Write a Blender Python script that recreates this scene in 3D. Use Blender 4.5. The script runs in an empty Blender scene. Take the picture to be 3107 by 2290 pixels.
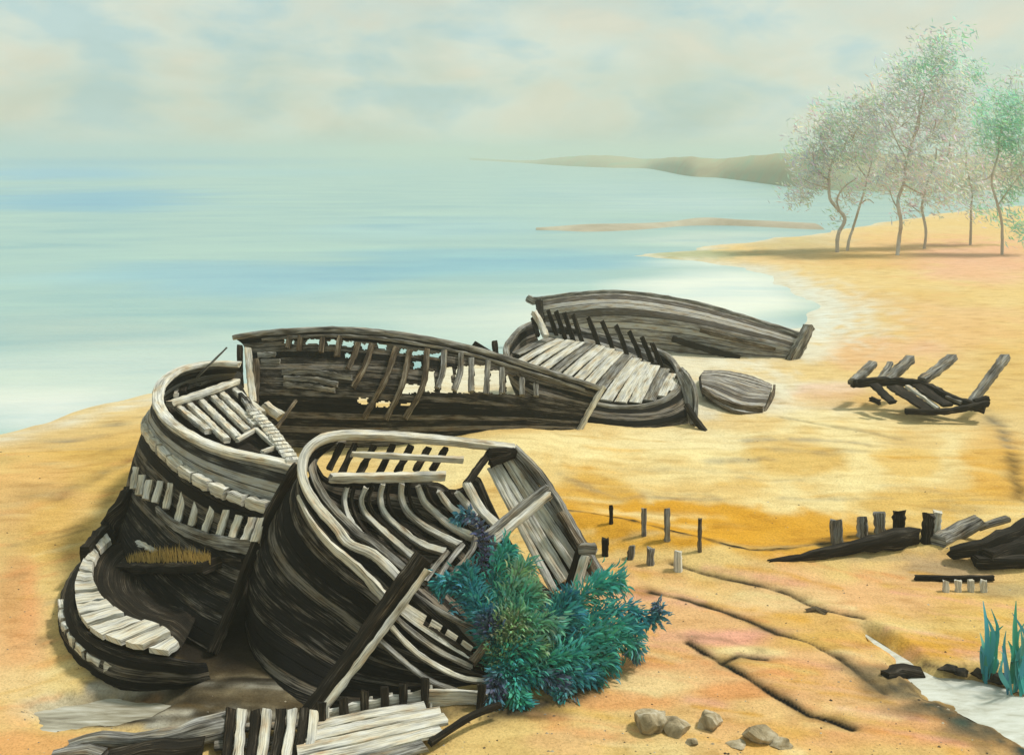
import bpy, bmesh, math, random
import numpy as np
from mathutils import Vector

random.seed(7)
RNG = np.random.default_rng(7)
S = bpy.context.scene
COL = S.collection

# ------------------------------------------------------------------ camera
CAM_Z, FPX, CX, CY, HOR = 5.0, 995.0, 512.0, 377.0, 153.0
TH = math.atan((CY - HOR) / FPX)
cam_d = bpy.data.cameras.new("camera")
cam_d.sensor_width = 36.0
cam_d.lens = FPX / 1024.0 * 36.0
cam_d.clip_start = 0.1
cam_d.clip_end = 12000
cam = bpy.data.objects.new("camera", cam_d)
cam.location = (0, 0, CAM_Z)
cam.rotation_euler = (math.pi / 2 - TH, 0, 0)
COL.objects.link(cam)
S.camera = cam

# ------------------------------------------------------------------ world, sun, exposure
SUN_EL, SUN_AZ = math.radians(56), math.radians(68)     # azimuth from +Y towards +X
world = bpy.data.worlds.new("World")
S.world = world
world.use_nodes = True
wt = world.node_tree
wt.nodes.clear()


def N(t, kind, **kw):
    n = t.nodes.new(kind)
    for k, v in kw.items():
        if k.startswith('_'):
            setattr(n, k[1:], v)
        else:
            n.inputs[k.replace('__', ' ')].default_value = v
    return n


def ramp(t, stops, interp='LINEAR'):
    n = t.nodes.new('ShaderNodeValToRGB')
    cr = n.color_ramp
    cr.interpolation = interp
    while len(cr.elements) < len(stops):
        cr.elements.new(0.5)
    for e, (p, c) in zip(cr.elements, stops):
        e.position = p
        e.color = (*c, 1) if len(c) == 3 else c
    return n


sky = N(wt, 'ShaderNodeTexSky', _sky_type='NISHITA', _sun_disc=False, _sun_elevation=SUN_EL,
        _sun_rotation=SUN_AZ, _dust_density=2.0, _ozone_density=1.0, _air_density=1.0)
wtc = N(wt, 'ShaderNodeTexCoord')
wmap = N(wt, 'ShaderNodeMapping')
wmap.inputs['Scale'].default_value = (3.2, 3.2, 7.5)
wmap.inputs['Location'].default_value = (0.4, 0.2, 0.0)
wn = N(wt, 'ShaderNodeTexNoise', Scale=1.7, Detail=7.0, Roughness=0.55, Distortion=0.5)
wr = ramp(wt, [(0.30, (0.62, 0.62, 0.62)), (0.58, (1, 1, 1))])
wn2 = N(wt, 'ShaderNodeTexNoise', Scale=3.1, Detail=5.0, Roughness=0.5, Distortion=0.3)
wr2 = ramp(wt, [(0.36, (4.9, 6.4, 6.3)), (0.50, (6.6, 7.2, 6.2)), (0.66, (7.2, 7.0, 5.6))])
wmix = N(wt, 'ShaderNodeMix', _data_type='RGBA')
wtint = N(wt, 'ShaderNodeMix', _data_type='RGBA', _blend_type='MULTIPLY')
wtint.inputs['Factor'].default_value = 1.0
wtint.inputs['B'].default_value = (0.80, 1.0, 0.86, 1)
wbg = N(wt, 'ShaderNodeBackground', Strength=0.10)
wo = N(wt, 'ShaderNodeOutputWorld')
L = wt.links.new
L(wtc.outputs['Generated'], wmap.inputs['Vector'])
L(wmap.outputs[0], wn.inputs['Vector'])
L(wmap.outputs[0], wn2.inputs['Vector'])
L(wn.outputs['Fac'], wr.inputs['Fac'])
L(wn2.outputs['Fac'], wr2.inputs['Fac'])
wfac = N(wt, 'ShaderNodeMath', _operation='MULTIPLY')
wfac.inputs[1].default_value = 0.9
L(wr.outputs['Color'], wfac.inputs[0])
L(wfac.outputs[0], wmix.inputs['Factor'])
L(sky.outputs[0], wtint.inputs['A'])
L(wtint.outputs['Result'], wmix.inputs['A'])
L(wr2.outputs['Color'], wmix.inputs['B'])
L(wmix.outputs['Result'], wbg.inputs['Color'])
L(wbg.outputs[0], wo.inputs['Surface'])

sun_d = bpy.data.lights.new("sun", 'SUN')
sun_d.energy = 3.2
sun_d.angle = math.radians(7)
sun_d.color = (1.0, 0.95, 0.86)
sun = bpy.data.objects.new("sun", sun_d)
sdir = Vector((math.sin(SUN_AZ) * math.cos(SUN_EL), math.cos(SUN_AZ) * math.cos(SUN_EL), math.sin(SUN_EL)))
sun.rotation_euler = sdir.to_track_quat('Z', 'Y').to_euler()
sun.location = (20, 20, 40)
COL.objects.link(sun)
S.view_settings.view_transform = 'Standard'
S.view_settings.look = 'None'
S.view_settings.exposure = 0.16
S.view_settings.gamma = 1.0
S.cycles.volume_bounces = 1
S.cycles.max_bounces = 6
S.cycles.transparent_max_bounces = 8

# ------------------------------------------------------------------ picture ray -> place in the world
Fv = np.array([0, math.cos(TH), -math.sin(TH)])
Uv = np.array([0, math.sin(TH), math.cos(TH)])
Rv = np.array([1.0, 0, 0])
C0 = np.array([0, 0, CAM_Z])


def ray(px, py):
    return Fv + Rv * (px - CX) / FPX + Uv * (CY - py) / FPX


def W(px, py, d):
    return C0 + ray(px, py) * d


def Z(px, py, z=0.0):
    r = ray(px, py)
    return C0 + r * ((z - CAM_Z) / r[2])


def proj(v):
    q = v - C0
    d = q @ Fv
    d = np.where(np.abs(d) < 1e-3, 1e-3, d)
    return CX + FPX * (q @ Rv) / d, CY - FPX * (q @ Uv) / d, d


def poly_dist(P, pts, closed=False):
    """distance of points P (n,2) to a polyline"""
    best = np.full(len(P), 1e9)
    m = len(pts)
    for i in range(m if closed else m - 1):
        a, b = pts[i], pts[(i + 1) % m]
        ab = b - a
        t = np.clip(((P - a) @ ab) / max(ab @ ab, 1e-9), 0, 1)
        dd = np.hypot(*(P - (a + t[:, None] * ab)).T)
        best = np.minimum(best, dd)
    return best


def inside(P, pts):
    c = np.zeros(len(P), bool)
    m = len(pts)
    for i in range(m):
        (x1, y1), (x2, y2) = pts[i], pts[(i + 1) % m]
        if y1 == y2:
            continue
        cond = ((y1 > P[:, 1]) != (y2 > P[:, 1])) & (P[:, 0] < (x2 - x1) * (P[:, 1] - y1) / (y2 - y1) + x1)
        c ^= cond
    return c


def XY(px, py, z=0.0):
    return Z(px, py, z)[:2]


def sstep(x, a, b):
    t = np.clip((x - a) / (b - a), 0, 1)
    return t * t * (3 - 2 * t)


_ng = {}


def vnoise(x, y, seed=0):
    """smooth value noise"""
    if seed not in _ng:
        _ng[seed] = np.random.default_rng(seed + 100).random((256, 256))
    g = _ng[seed]
    xi, yi = np.floor(x).astype(int), np.floor(y).astype(int)
    fx, fy = x - xi, y - yi
    fx, fy = fx * fx * (3 - 2 * fx), fy * fy * (3 - 2 * fy)
    a, b = g[xi % 256, yi % 256], g[(xi + 1) % 256, yi % 256]
    c, d = g[xi % 256, (yi + 1) % 256], g[(xi + 1) % 256, (yi + 1) % 256]
    return (a * (1 - fx) + b * fx) * (1 - fy) + (c * (1 - fx) + d * fx) * fy


def fbm(x, y, seed=0, o=4):
    v, a, t = 0, 0.5, 0
    for k in range(o):
        v = v + a * vnoise(x * 2 ** k, y * 2 ** k, seed + k)
        t += a
        a *= 0.5
    return v / t


# ------------------------------------------------------------------ ground shape
shore_px = [(-420, 470), (-120, 452), (0, 432), (40, 424), (75, 413), (120, 402), (155, 392), (240, 384), (330, 378), (430, 370),
            (520, 352), (620, 338), (720, 330), (790, 326), (815, 308), (802, 292), (772, 281), (738, 268), (702, 262), (645, 257.5),
            (638, 255), (690, 248), (765, 240), (823, 233), (870, 223), (940, 213), (1010, 206), (1150, 200)]
shore = [XY(p[0], p[1], -0.14) for p in shore_px]
shore = [np.array([-60.0, 6.0]), np.array([-30.0, 13.0])] + shore[1:] + [np.array([110.0, 120.0]), np.array([500.0, 150.0]), np.array([500.0, -60.0]),
                                                                     np.array([-60.0, -60.0])]
shore_arr = np.array(shore)

RIDGE = [(560, 519), (600, 525), (622, 529.6), (643, 536), (664, 541), (705, 550), (746, 558.5), (770, 561), (824, 553), (870, 542), (915, 536), (960, 548), (1040, 562)]
MOUND = (500, 436)
STREAM = [(866, 627), (895, 645), (922, 661), (943, 668), (974, 674), (995, 678), (1030, 690), (1080, 705), (1080, 770), (1024, 736), (995, 722), (964, 705), (932, 693), (912, 679), (905, 668), (888, 646)]
PUDDLE = [(28, 703), (55, 695), (95, 690), (135, 692), (168, 697), (150, 708), (115, 716), (62, 720), (36, 714)]
stream_xy = [XY(p[0], p[1], 0.0) for p in STREAM]
puddle_xy = [XY(p[0], p[1], 0.0) for p in PUDDLE]
ridge_xy = [XY(p[0], p[1], 0.08) for p in RIDGE]
CRACKS = {
    'a': [(688, 642), (705, 654), (722, 662), (746, 676), (777, 697), (808, 714), (830, 720), (852, 729)],
    'a2': [(722, 662), (740, 656), (767, 660)],
    'b': [(651, 594), (688, 602), (720, 611), (746, 620.6), (777, 635), (808, 643), (839, 660), (860, 675), (884, 694)],
    'c': [(672, 569), (700, 576), (736, 583), (765, 589), (790, 596), (808, 606), (829, 614), (862, 621)],
    'd': [(0, 462), (40, 447), (90, 430), (140, 415)],
    'e': [(780, 418), (840, 430), (900, 440)],
    'f': [(985, 412), (1003, 430), (1012, 460), (1020, 500)],
    'g': [(60, 500), (100, 478), (135, 460)],
}
crack_xy = {k: [XY(p[0], p[1], 0.0) for p in v] for k, v in CRACKS.items()}


SEA = -0.14


def gh(x, y, detail=True):
    x, y = np.atleast_1d(np.asarray(x, float)), np.atleast_1d(np.asarray(y, float))
    P = np.stack([x, y], 1)
    wob = (fbm(x * 0.35, y * 0.35, 3) - 0.5) * np.clip(y / 14, 0.5, 3)
    sd = poly_dist(P, shore_arr, True)
    sd = np.where(inside(P, shore), sd, -sd) + wob
    land = SEA + 0.17 * (1 - np.exp(-np.maximum(sd, 0) / 1.6))
    sea = SEA - 1.2 * (1 - np.exp(np.minimum(sd, 0) / 7.0))
    h = np.where(sd > 0, land, sea)
    k = sstep(sd, 0.2, 2.0)
    h = h + k * (0.12 * (fbm(x * 0.55, y * 0.4, 11) - 0.5))
    m = XY(*MOUND, 0.3)
    h = h + 0.22 * np.exp(-(((x - m[0]) / 1.5) ** 2 + ((y - m[1]) / 1.4) ** 2))
    fr = Z(330, 735, 0.0)
    h = h - 0.09 * np.exp(-(((x - fr[0]) / 1.6) ** 2 + ((y - fr[1]) / 0.9) ** 2))
    rd = poly_dist(P, ridge_xy)
    h = h + 0.15 * np.exp(-(rd / 0.45) ** 2)
    near = (y < 40)
    for key, c in crack_xy.items():
        cd = poly_dist(P, c)
        j = 0.5 + 0.9 * vnoise(x * 3, y * 3, 31)
        h = h - near * 0.022 * j * np.exp(-(cd / 0.045) ** 2) + near * 0.006 * np.exp(-((cd - 0.16) / 0.12) ** 2)
    for pol, dep in ((stream_xy, 0.13), (puddle_xy, 0.12)):
        s = poly_dist(P, np.array(pol), True)
        s = np.where(inside(P, pol), s, -s) + 0.34 * (fbm(x * 2.6, y * 3.4, 41) - 0.5)
        t = sstep(s, -0.20, 0.14)
        h = h * (1 - t) + t * (0.0 - dep)
    if detail:
        h = h + k * (0.035 * (fbm(x * 2.4, y * 1.7, 21) - 0.5) + 0.014 * (fbm(x * 9, y * 9, 25, 3) - 0.5)) * np.where(y < 45, 1, 0)
    return h


def G(px, py, dz=0.0):
    z = 0.03
    for _ in range(6):
        p = Z(px, py, z)
        z = 0.5 * z + 0.5 * float(gh(p[0], p[1])[0])
    p = Z(px, py, z)
    p[2] += dz
    return p


# ------------------------------------------------------------------ mesh helpers
def cr(pts, n):
    """Catmull-Rom resample of a list of tuples/arrays to n points (roughly even by chord)"""
    p = np.array(pts, float)
    if len(p) == 2:
        t = np.linspace(0, 1, n)[:, None]
        return p[0] * (1 - t) + p[1] * t
    e = np.vstack([2 * p[0] - p[1], p, 2 * p[-1] - p[-2]])
    out = []
    for i in range(1, len(e) - 2):
        for t in np.linspace(0, 1, 16, endpoint=False):
            a, b, c, d = e[i - 1], e[i], e[i + 1], e[i + 2]
            out.append(0.5 * (2 * b + (c - a) * t + (2 * a - 5 * b + 4 * c - d) * t * t + (3 * b - a - 3 * c + d) * t ** 3))
    out.append(p[-1])
    out = np.array(out)
    s = np.concatenate([[0], np.cumsum(np.linalg.norm(np.diff(out, axis=0), axis=1))])
    u = np.linspace(0, s[-1], n)
    return np.stack([np.interp(u, s, out[:, k]) for k in range(out.shape[1])], 1)


def pd(pts, n=None):
    """points given as (px, py, depth) -> world positions, smoothed"""
    w = [W(*p) for p in pts]
    return cr(w, n) if n else np.array(w)


class MB:
    def __init__(self):
        self.v, self.f, self.uv, self.c = [], [], [], []
        self.off = random.uniform(0, 50)

    def face(self, idx, uvs, col=None):
        self.f.append(idx)
        self.uv.append(uvs)
        self.c.append(col)

    def beam(self, pts, w, h=None, up=(0, 0, 1), seg=0.07, jit=0.07, taper=(1, 1), ch=0.22, rot=0.0, n=None):
        """swept chamfered timber; w across, h along up; weathered by small offsets"""
        h = h or w
        pts = np.array(pts, float)
        ln = np.linalg.norm(np.diff(pts, axis=0), axis=1).sum()
        n = n or max(3, min(60, int(ln / seg) + 2))
        P = cr(pts, n)
        T = np.gradient(P, axis=0)
        T /= np.linalg.norm(T, axis=1)[:, None] + 1e-9
        up = np.array(up, float)
        b = len(self.v)
        o = self.off
        self.off += 7.31
        sec = [(1, -1 + ch * 2), (1, 1 - ch * 2), (1 - ch, 1), (-1 + ch, 1), (-1, 1 - ch * 2), (-1, -1 + ch * 2), (-1 + ch, -1), (1 - ch, -1)]
        per = [0]
        for k in range(8):
            a, c = sec[k], sec[(k + 1) % 8]
            per.append(per[-1] + math.hypot((a[0] - c[0]) * w / 2, (a[1] - c[1]) * h / 2))
        us = np.concatenate([[0], np.cumsum(np.linalg.norm(np.diff(P, axis=0), axis=1))])
        for i in range(n):
            t = i / (n - 1)
            s = np.cross(T[i], up)
            if np.linalg.norm(s) < 1e-3:
                s = np.cross(T[i], np.array([0.3, 1, 0]))
            s /= np.linalg.norm(s)
            q = np.cross(s, T[i])
            if rot:
                s, q = s * math.cos(rot) + q * math.sin(rot), q * math.cos(rot) - s * math.sin(rot)
            k = taper[0] * (1 - t) + taper[1] * t
            wob = 1 + jit * random.uniform(-1, 1)
            for (a, c) in sec:
                j1, j2 = 1 + jit * random.uniform(-1, 1), 1 + jit * random.uniform(-1, 1)
                e = 0
                if i in (0, n - 1):
                    e = random.uniform(-1, 1) * min(w, h) * 0.25
                self.v.append(P[i] + s * a * w / 2 * k * wob * j1 + q * c * h / 2 * k * wob * j2 + T[i] * e)
        for i in range(n - 1):
            for k in range(8):
                k2 = (k + 1) % 8
                self.face((b + i * 8 + k, b + i * 8 + k2, b + (i + 1) * 8 + k2, b + (i + 1) * 8 + k),
                          ((us[i] + o, per[k] + o), (us[i] + o, per[k + 1] + o), (us[i + 1] + o, per[k + 1] + o), (us[i + 1] + o, per[k] + o)))
        for i0, rev in ((0, True), (n - 1, False)):
            idx = [b + i0 * 8 + k for k in range(8)]
            uv = [(o + sec[k][0] * w / 2, o + sec[k][1] * h / 2) for k in range(8)]
            if rev:
                idx, uv = idx[::-1], uv[::-1]
            self.face(tuple(idx), tuple(uv))
        return self

    def shell(self, grid, th, uvs=None, skip=None, jit=0.0):
        """a thick sheet from grid (nu, nv, 3); skip(i,j) drops a cell"""
        g = np.array(grid, float)
        nu, nv = g.shape[:2]
        du = np.gradient(g, axis=0)
        dv = np.gradient(g, axis=1)
        nn = np.cross(du, dv)
        nn /= np.linalg.norm(nn, axis=2)[:, :, None] + 1e-9
        if jit:
            g = g + nn * (RNG.random((nu, nv, 1)) - 0.5) * jit
        ul = np.zeros((nu, nv))
        ul[1:] = np.cumsum(np.linalg.norm(np.diff(g, axis=0), axis=2), axis=0)
        vl = np.zeros((nu, nv))
        vl[:, 1:] = np.cumsum(np.linalg.norm(np.diff(g, axis=1), axis=2), axis=1)
        ul = ul.mean(1)[:, None].repeat(nv, 1)
        vm = vl.max()
        vl = (np.arange(nv) / (nv - 1) * vm)[None, :].repeat(nu, 0)
        o = self.off
        self.off += 9.0
        b = len(self.v)
        top = g + nn * th / 2
        bot = g - nn * th / 2
        self.v += list(top.reshape(-1, 3)) + list(bot.reshape(-1, 3))
        M = nu * nv
        keep = np.ones((nu - 1, nv - 1), bool)
        if skip:
            for i in range(nu - 1):
                for j in range(nv - 1):
                    if skip(i, j):
                        keep[i, j] = False

        def ix(i, j, s):
            return b + s * M + i * nv + j

        def U(i, j):
            return (ul[i, j] + o, vl[i, j])
        for i in range(nu - 1):
            for j in range(nv - 1):
                if not keep[i, j]:
                    continue
                q = [(i, j), (i + 1, j), (i + 1, j + 1), (i, j + 1)]
                self.face(tuple(ix(a, c, 0) for a, c in q), tuple(U(a, c) for a, c in q))
                self.face(tuple(ix(a, c, 1) for a, c in q[::-1]), tuple(U(a, c) for a, c in q[::-1]))
                for (a, c), (e, f), (ni, nj) in (((i, j), (i + 1, j), (i, j - 1)), ((i + 1, j), (i + 1, j + 1), (i + 1, j)),
                                                 ((i + 1, j + 1), (i, j + 1), (i, j + 1)), ((i, j + 1), (i, j), (i - 1, j))):
                    if 0 <= ni < nu - 1 and 0 <= nj < nv - 1 and keep[ni, nj]:
                        continue
                    u1, u2 = U(a, c), U(e, f)
                    self.face((ix(e, f, 0), ix(a, c, 0), ix(a, c, 1), ix(e, f, 1)), (u2, u1, (u1[0], u1[1] + th), (u2[0], u2[1] + th)))
        return self

    def tube(self, pts, r, n=None, sides=8, jit=0.06, taper=1.0):
        pts = np.array(pts, float)
        P = cr(pts, n or max(4, len(pts) * 4))
        T = np.gradient(P, axis=0)
        T /= np.linalg.norm(T, axis=1)[:, None] + 1e-9
        b = len(self.v)
        us = np.concatenate([[0], np.cumsum(np.linalg.norm(np.diff(P, axis=0), axis=1))])
        m = len(P)
        o = self.off
        self.off += 3.3
        ref = np.array([0.31, 0.9, 0.2])
        for i in range(m):
            s = np.cross(T[i], ref)
            s /= np.linalg.norm(s) + 1e-9
            q = np.cross(s, T[i])
            rr = r * (1 - (1 - taper) * i / (m - 1))
            for k in range(sides):
                a = 2 * math.pi * k / sides
                self.v.append(P[i] + (s * math.cos(a) + q * math.sin(a)) * rr * (1 + jit * random.uniform(-1, 1)))
        for i in range(m - 1):
            for k in range(sides):
                k2 = (k + 1) % sides
                self.face((b + i * sides + k, b + i * sides + k2, b + (i + 1) * sides + k2, b + (i + 1) * sides + k),
                          ((us[i] + o, k * r * 6 / sides), (us[i] + o, (k + 1) * r * 6 / sides), (us[i + 1] + o, (k + 1) * r * 6 / sides), (us[i + 1] + o, k * r * 6 / sides)))
        for i0, rev in ((0, True), (m - 1, False)):
            idx = [b + i0 * sides + k for k in range(sides)]
            if rev:
                idx = idx[::-1]
            self.face(tuple(idx), tuple((o + 0.01 * k, o) for k in range(sides)))
        return self

    def build(self, name, mat, parent=None, smooth=40, loc=None):
        org = np.array(parent_loc(parent)) if parent is not None else np.array(loc if loc is not None else (0, 0, 0), float)
        me = bpy.data.meshes.new(name)
        V = np.array(self.v) - org
        me.from_pydata([tuple(p) for p in V], [], self.f)
        ul = me.uv_layers.new(name='UVMap')
        flat = np.array([c for f in self.uv for u in f for c in u], dtype=np.float32)
        ul.data.foreach_set('uv', flat)
        if any(c is not None for c in self.c):
            at = me.color_attributes.new('col', 'FLOAT_COLOR', 'CORNER')
            arr = []
            for f, c in zip(self.f, self.c):
                arr += list(c if c is not None else (0.5, 0.5, 0.5, 1)) * len(f)
            at.data.foreach_set('color', np.array(arr, dtype=np.float32))
        me.validate()
        if smooth:
            me.shade_smooth()
            me.set_sharp_from_angle(angle=math.radians(smooth))
        me.materials.append(mat)
        o = bpy.data.objects.new(name, me)
        COL.objects.link(o)
        if parent is not None:
            o.parent = parent
        else:
            o.location = org
        return o


def parent_loc(p):
    l = np.zeros(3)
    while p is not None:
        l += np.array(p.location)
        p = p.parent
    return l


def thing(name, label, cat, loc, group=None):
    o = bpy.data.objects.new(name, None)
    o.empty_display_size = 0.2
    o.location = tuple(float(c) for c in loc)
    COL.objects.link(o)
    return tag(o, label, cat, group)


def tag(o, label=None, cat=None, group=None, kind=None):
    if label:
        o['label'] = label
    if cat:
        o['category'] = cat
    if group:
        o['group'] = group
    if kind:
        o['kind'] = kind
    return o


# ------------------------------------------------------------------ materials
def newmat(name):
    m = bpy.data.materials.new(name)
    m.use_nodes = True
    t = m.node_tree
    t.nodes.clear()
    o = t.nodes.new('ShaderNodeOutputMaterial')
    p = t.nodes.new('ShaderNodeBsdfPrincipled')
    t.links.new(p.outputs[0], o.inputs['Surface'])
    p.inputs['Specular IOR Level'].default_value = 0.15
    return m, t, p


def wood(name, dark, mid, light, bias=0.0, plank=0.0, rough=0.85, fine=70.0):
    """weathered grain running along U (metres); optional plank seams across V"""
    m, t, p = newmat(name)
    K = t.links.new
    uv = N(t, 'ShaderNodeUVMap')
    mp = N(t, 'ShaderNodeMapping')
    mp.inputs['Scale'].default_value = (2.2, fine, 1)
    K(uv.outputs[0], mp.inputs['Vector'])
    n1 = N(t, 'ShaderNodeTexNoise', Scale=1.0, Detail=6.0, Roughness=0.62, Distortion=0.35)
    K(mp.outputs[0], n1.inputs['Vector'])
    mp2 = N(t, 'ShaderNodeMapping')
    mp2.inputs['Scale'].default_value = (1.6, 7.0, 1)
    K(uv.outputs[0], mp2.inputs['Vector'])
    n2 = N(t, 'ShaderNodeTexNoise', Scale=1.4, Detail=5.0, Roughness=0.6)
    K(mp2.outputs[0], n2.inputs['Vector'])
    mix = N(t, 'ShaderNodeMath', _operation='MULTIPLY_ADD')
    K(n1.outputs['Fac'], mix.inputs[0])
    mix.inputs[1].default_value = 0.6
    ad = N(t, 'ShaderNodeMath', _operation='MULTIPLY_ADD')
    K(n2.outputs['Fac'], ad.inputs[0])
    ad.inputs[1].default_value = 0.5
    ad.inputs[2].default_value = bias - 0.05
    K(ad.outputs[0], mix.inputs[2])
    fac = mix.outputs[0]
    seam = None
    if plank:
        sp = N(t, 'ShaderNodeSeparateXYZ')
        K(uv.outputs[0], sp.inputs[0])
        dv = N(t, 'ShaderNodeMath', _operation='DIVIDE')
        K(sp.outputs['Y'], dv.inputs[0])
        dv.inputs[1].default_value = plank
        fl = N(t, 'ShaderNodeMath', _operation='FLOOR')
        K(dv.outputs[0], fl.inputs[0])
        wn_ = N(t, 'ShaderNodeTexWhiteNoise', _noise_dimensions='1D')
        K(fl.outputs[0], wn_.inputs['W'])
        a2 = N(t, 'ShaderNodeMath', _operation='MULTIPLY_ADD')
        K(wn_.outputs['Value'], a2.inputs[0])
        a2.inputs[1].default_value = 0.30
        K(fac, a2.inputs[2])
        a3 = N(t, 'ShaderNodeMath', _operation='SUBTRACT')
        K(a2.outputs[0], a3.inputs[0])
        a3.inputs[1].default_value = 0.15
        fac = a3.outputs[0]
        fr = N(t, 'ShaderNodeMath', _operation='FRACT')
        K(dv.outputs[0], fr.inputs[0])
        sm = ramp(t, [(0.0, (0, 0, 0)), (0.06, (0, 0, 0)), (0.11, (1, 1, 1)), (0.93, (1, 1, 1)), (1.0, (0.2, 0.2, 0.2))])
        K(fr.outputs[0], sm.inputs['Fac'])
        seam = sm.outputs['Color']
    cr_ = ramp(t, [(0.39, dark), (0.5, mid), (0.62, light)])
    K(fac, cr_.inputs['Fac'])
    st = N(t, 'ShaderNodeTexNoise', Scale=1.0, Detail=4.0, Roughness=0.6)
    mp3 = N(t, 'ShaderNodeMapping')
    mp3.inputs['Scale'].default_value = (3.0, 9.0, 1)
    mp3.inputs['Location'].default_value = (7.7, 3.1, 0)
    K(uv.outputs[0], mp3.inputs['Vector'])
    K(mp3.outputs[0], st.inputs['Vector'])
    sr = ramp(t, [(0.42, (1.04, 1.04, 1.06)), (0.55, (1.0, 0.94, 0.82)), (0.70, (0.80, 0.58, 0.38))])
    K(st.outputs['Fac'], sr.inputs['Fac'])
    ms = N(t, 'ShaderNodeMix', _data_type='RGBA', _blend_type='MULTIPLY')
    ms.inputs['Factor'].default_value = 0.9
    K(cr_.outputs['Color'], ms.inputs['A'])
    K(sr.outputs['Color'], ms.inputs['B'])
    col = ms.outputs['Result']
    bh = N(t, 'ShaderNodeMath', _operation='MULTIPLY')
    K(n1.outputs['Fac'], bh.inputs[0])
    bh.inputs[1].default_value = 1.0
    if seam:
        mm = N(t, 'ShaderNodeMix', _data_type='RGBA', _blend_type='MULTIPLY')
        mm.inputs['Factor'].default_value = 0.85
        K(col, mm.inputs['A'])
        K(seam, mm.inputs['B'])
        col = mm.outputs['Result']
        sepc = N(t, 'ShaderNodeRGBToBW')
        K(seam, sepc.inputs[0])
        K(sepc.outputs[0], bh.inputs[1])
    K(col, p.inputs['Base Color'])
    bp = N(t, 'ShaderNodeBump', Strength=0.8, Distance=0.02)
    K(bh.outputs[0], bp.inputs['Height'])
    K(bp.outputs[0], p.inputs['Normal'])
    p.inputs['Roughness'].default_value = rough
    return m


BLK, BRN = (0.012, 0.011, 0.010), (0.045, 0.035, 0.025)
M_pale = wood('pale weathered wood', (0.045, 0.038, 0.03), (0.38, 0.375, 0.34), (0.68, 0.67, 0.60), 0.06)
M_grey = wood('grey weathered wood', (0.025, 0.022, 0.018), (0.17, 0.165, 0.15), (0.42, 0.42, 0.39), 0.0)
M_dark = wood('dark weathered wood', (0.007, 0.006, 0.004), (0.024, 0.019, 0.013), (0.16, 0.14, 0.11), -0.06)
M_brown = wood('brown weathered wood', (0.02, 0.015, 0.01), (0.09, 0.068, 0.045), (0.30, 0.27, 0.21), 0.0)
M_tar = wood('tarred hull planking', (0.004, 0.004, 0.004), (0.010, 0.009, 0.008), (0.15, 0.135, 0.11), -0.055, plank=0.14)
M_greyplank = wood('grey hull planking', (0.02, 0.02, 0.02), (0.12, 0.122, 0.115), (0.34, 0.34, 0.32), 0.0, plank=0.15)
M_farplank = wood('far hull planking', (0.08, 0.07, 0.06), (0.20, 0.185, 0.165), (0.42, 0.41, 0.38), 0.0, plank=0.17)  # paled so the far hull's haze fading sits in the wood colour
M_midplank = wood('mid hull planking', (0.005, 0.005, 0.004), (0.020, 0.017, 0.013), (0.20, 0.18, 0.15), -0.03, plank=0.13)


def attr_mat(name, rough=0.9, streak=True, bump=0.4, bdist=0.01, spec=0.1):
    m, t, p = newmat(name)
    K = t.links.new
    a = N(t, 'ShaderNodeAttribute', _attribute_name='col')
    K(a.outputs['Color'], p.inputs['Base Color'])
    p.inputs['Roughness'].default_value = rough
    p.inputs['Specular IOR Level'].default_value = spec
    return m, t, p, a, K


# sand: painted colour patches of the beach itself, painted shade, plus brushed streaks and grain
M_sand, t, p, a, K = attr_mat('beach sand', 0.95, spec=0.05)
tc = N(t, 'ShaderNodeNewGeometry')
mp = N(t, 'ShaderNodeMapping')
mp.inputs['Scale'].default_value = (0.9, 2.6, 1)
mp.inputs['Rotation'].default_value = (0, 0, 0.12)
K(tc.outputs['Position'], mp.inputs['Vector'])
n1 = N(t, 'ShaderNodeTexNoise', Scale=1.6, Detail=8.0, Roughness=0.62, Distortion=0.6)
K(mp.outputs[0], n1.inputs['Vector'])
r1 = ramp(t, [(0.30, (0.80, 0.74, 0.64)), (0.46, (0.98, 0.96, 0.93)), (0.56, (1.03, 1.03, 1.02)), (0.72, (1.10, 1.11, 1.12))])
K(n1.outputs['Fac'], r1.inputs['Fac'])
m1 = N(t, 'ShaderNodeMix', _data_type='RGBA', _blend_type='MULTIPLY')
m1.inputs['Factor'].default_value = 1.0
K(a.outputs['Color'], m1.inputs['A'])
K(r1.outputs['Color'], m1.inputs['B'])
n2 = N(t, 'ShaderNodeTexNoise', Scale=38.0, Detail=5.0, Roughness=0.7)
K(tc.outputs['Position'], n2.inputs['Vector'])
r2 = ramp(t, [(0.28, (0.55, 0.52, 0.46)), (0.5, (1, 1, 1)), (0.72, (1.25, 1.25, 1.22))])
K(n2.outputs['Fac'], r2.inputs['Fac'])
m2 = N(t, 'ShaderNodeMix', _data_type='RGBA', _blend_type='MULTIPLY')
m2.inputs['Factor'].default_value = 0.7
K(m1.outputs['Result'], m2.inputs['A'])
K(r2.outputs['Color'], m2.inputs['B'])
K(m2.outputs['Result'], p.inputs['Base Color'])
n3 = N(t, 'ShaderNodeTexNoise', Scale=20.0, Detail=10.0, Roughness=0.75)
K(tc.outputs['Position'], n3.inputs['Vector'])
bp = N(t, 'ShaderNodeBump', Strength=0.8, Distance=0.03)
K(n3.outputs['Fac'], bp.inputs['Height'])
K(bp.outputs[0], p.inputs['Normal'])

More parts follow.
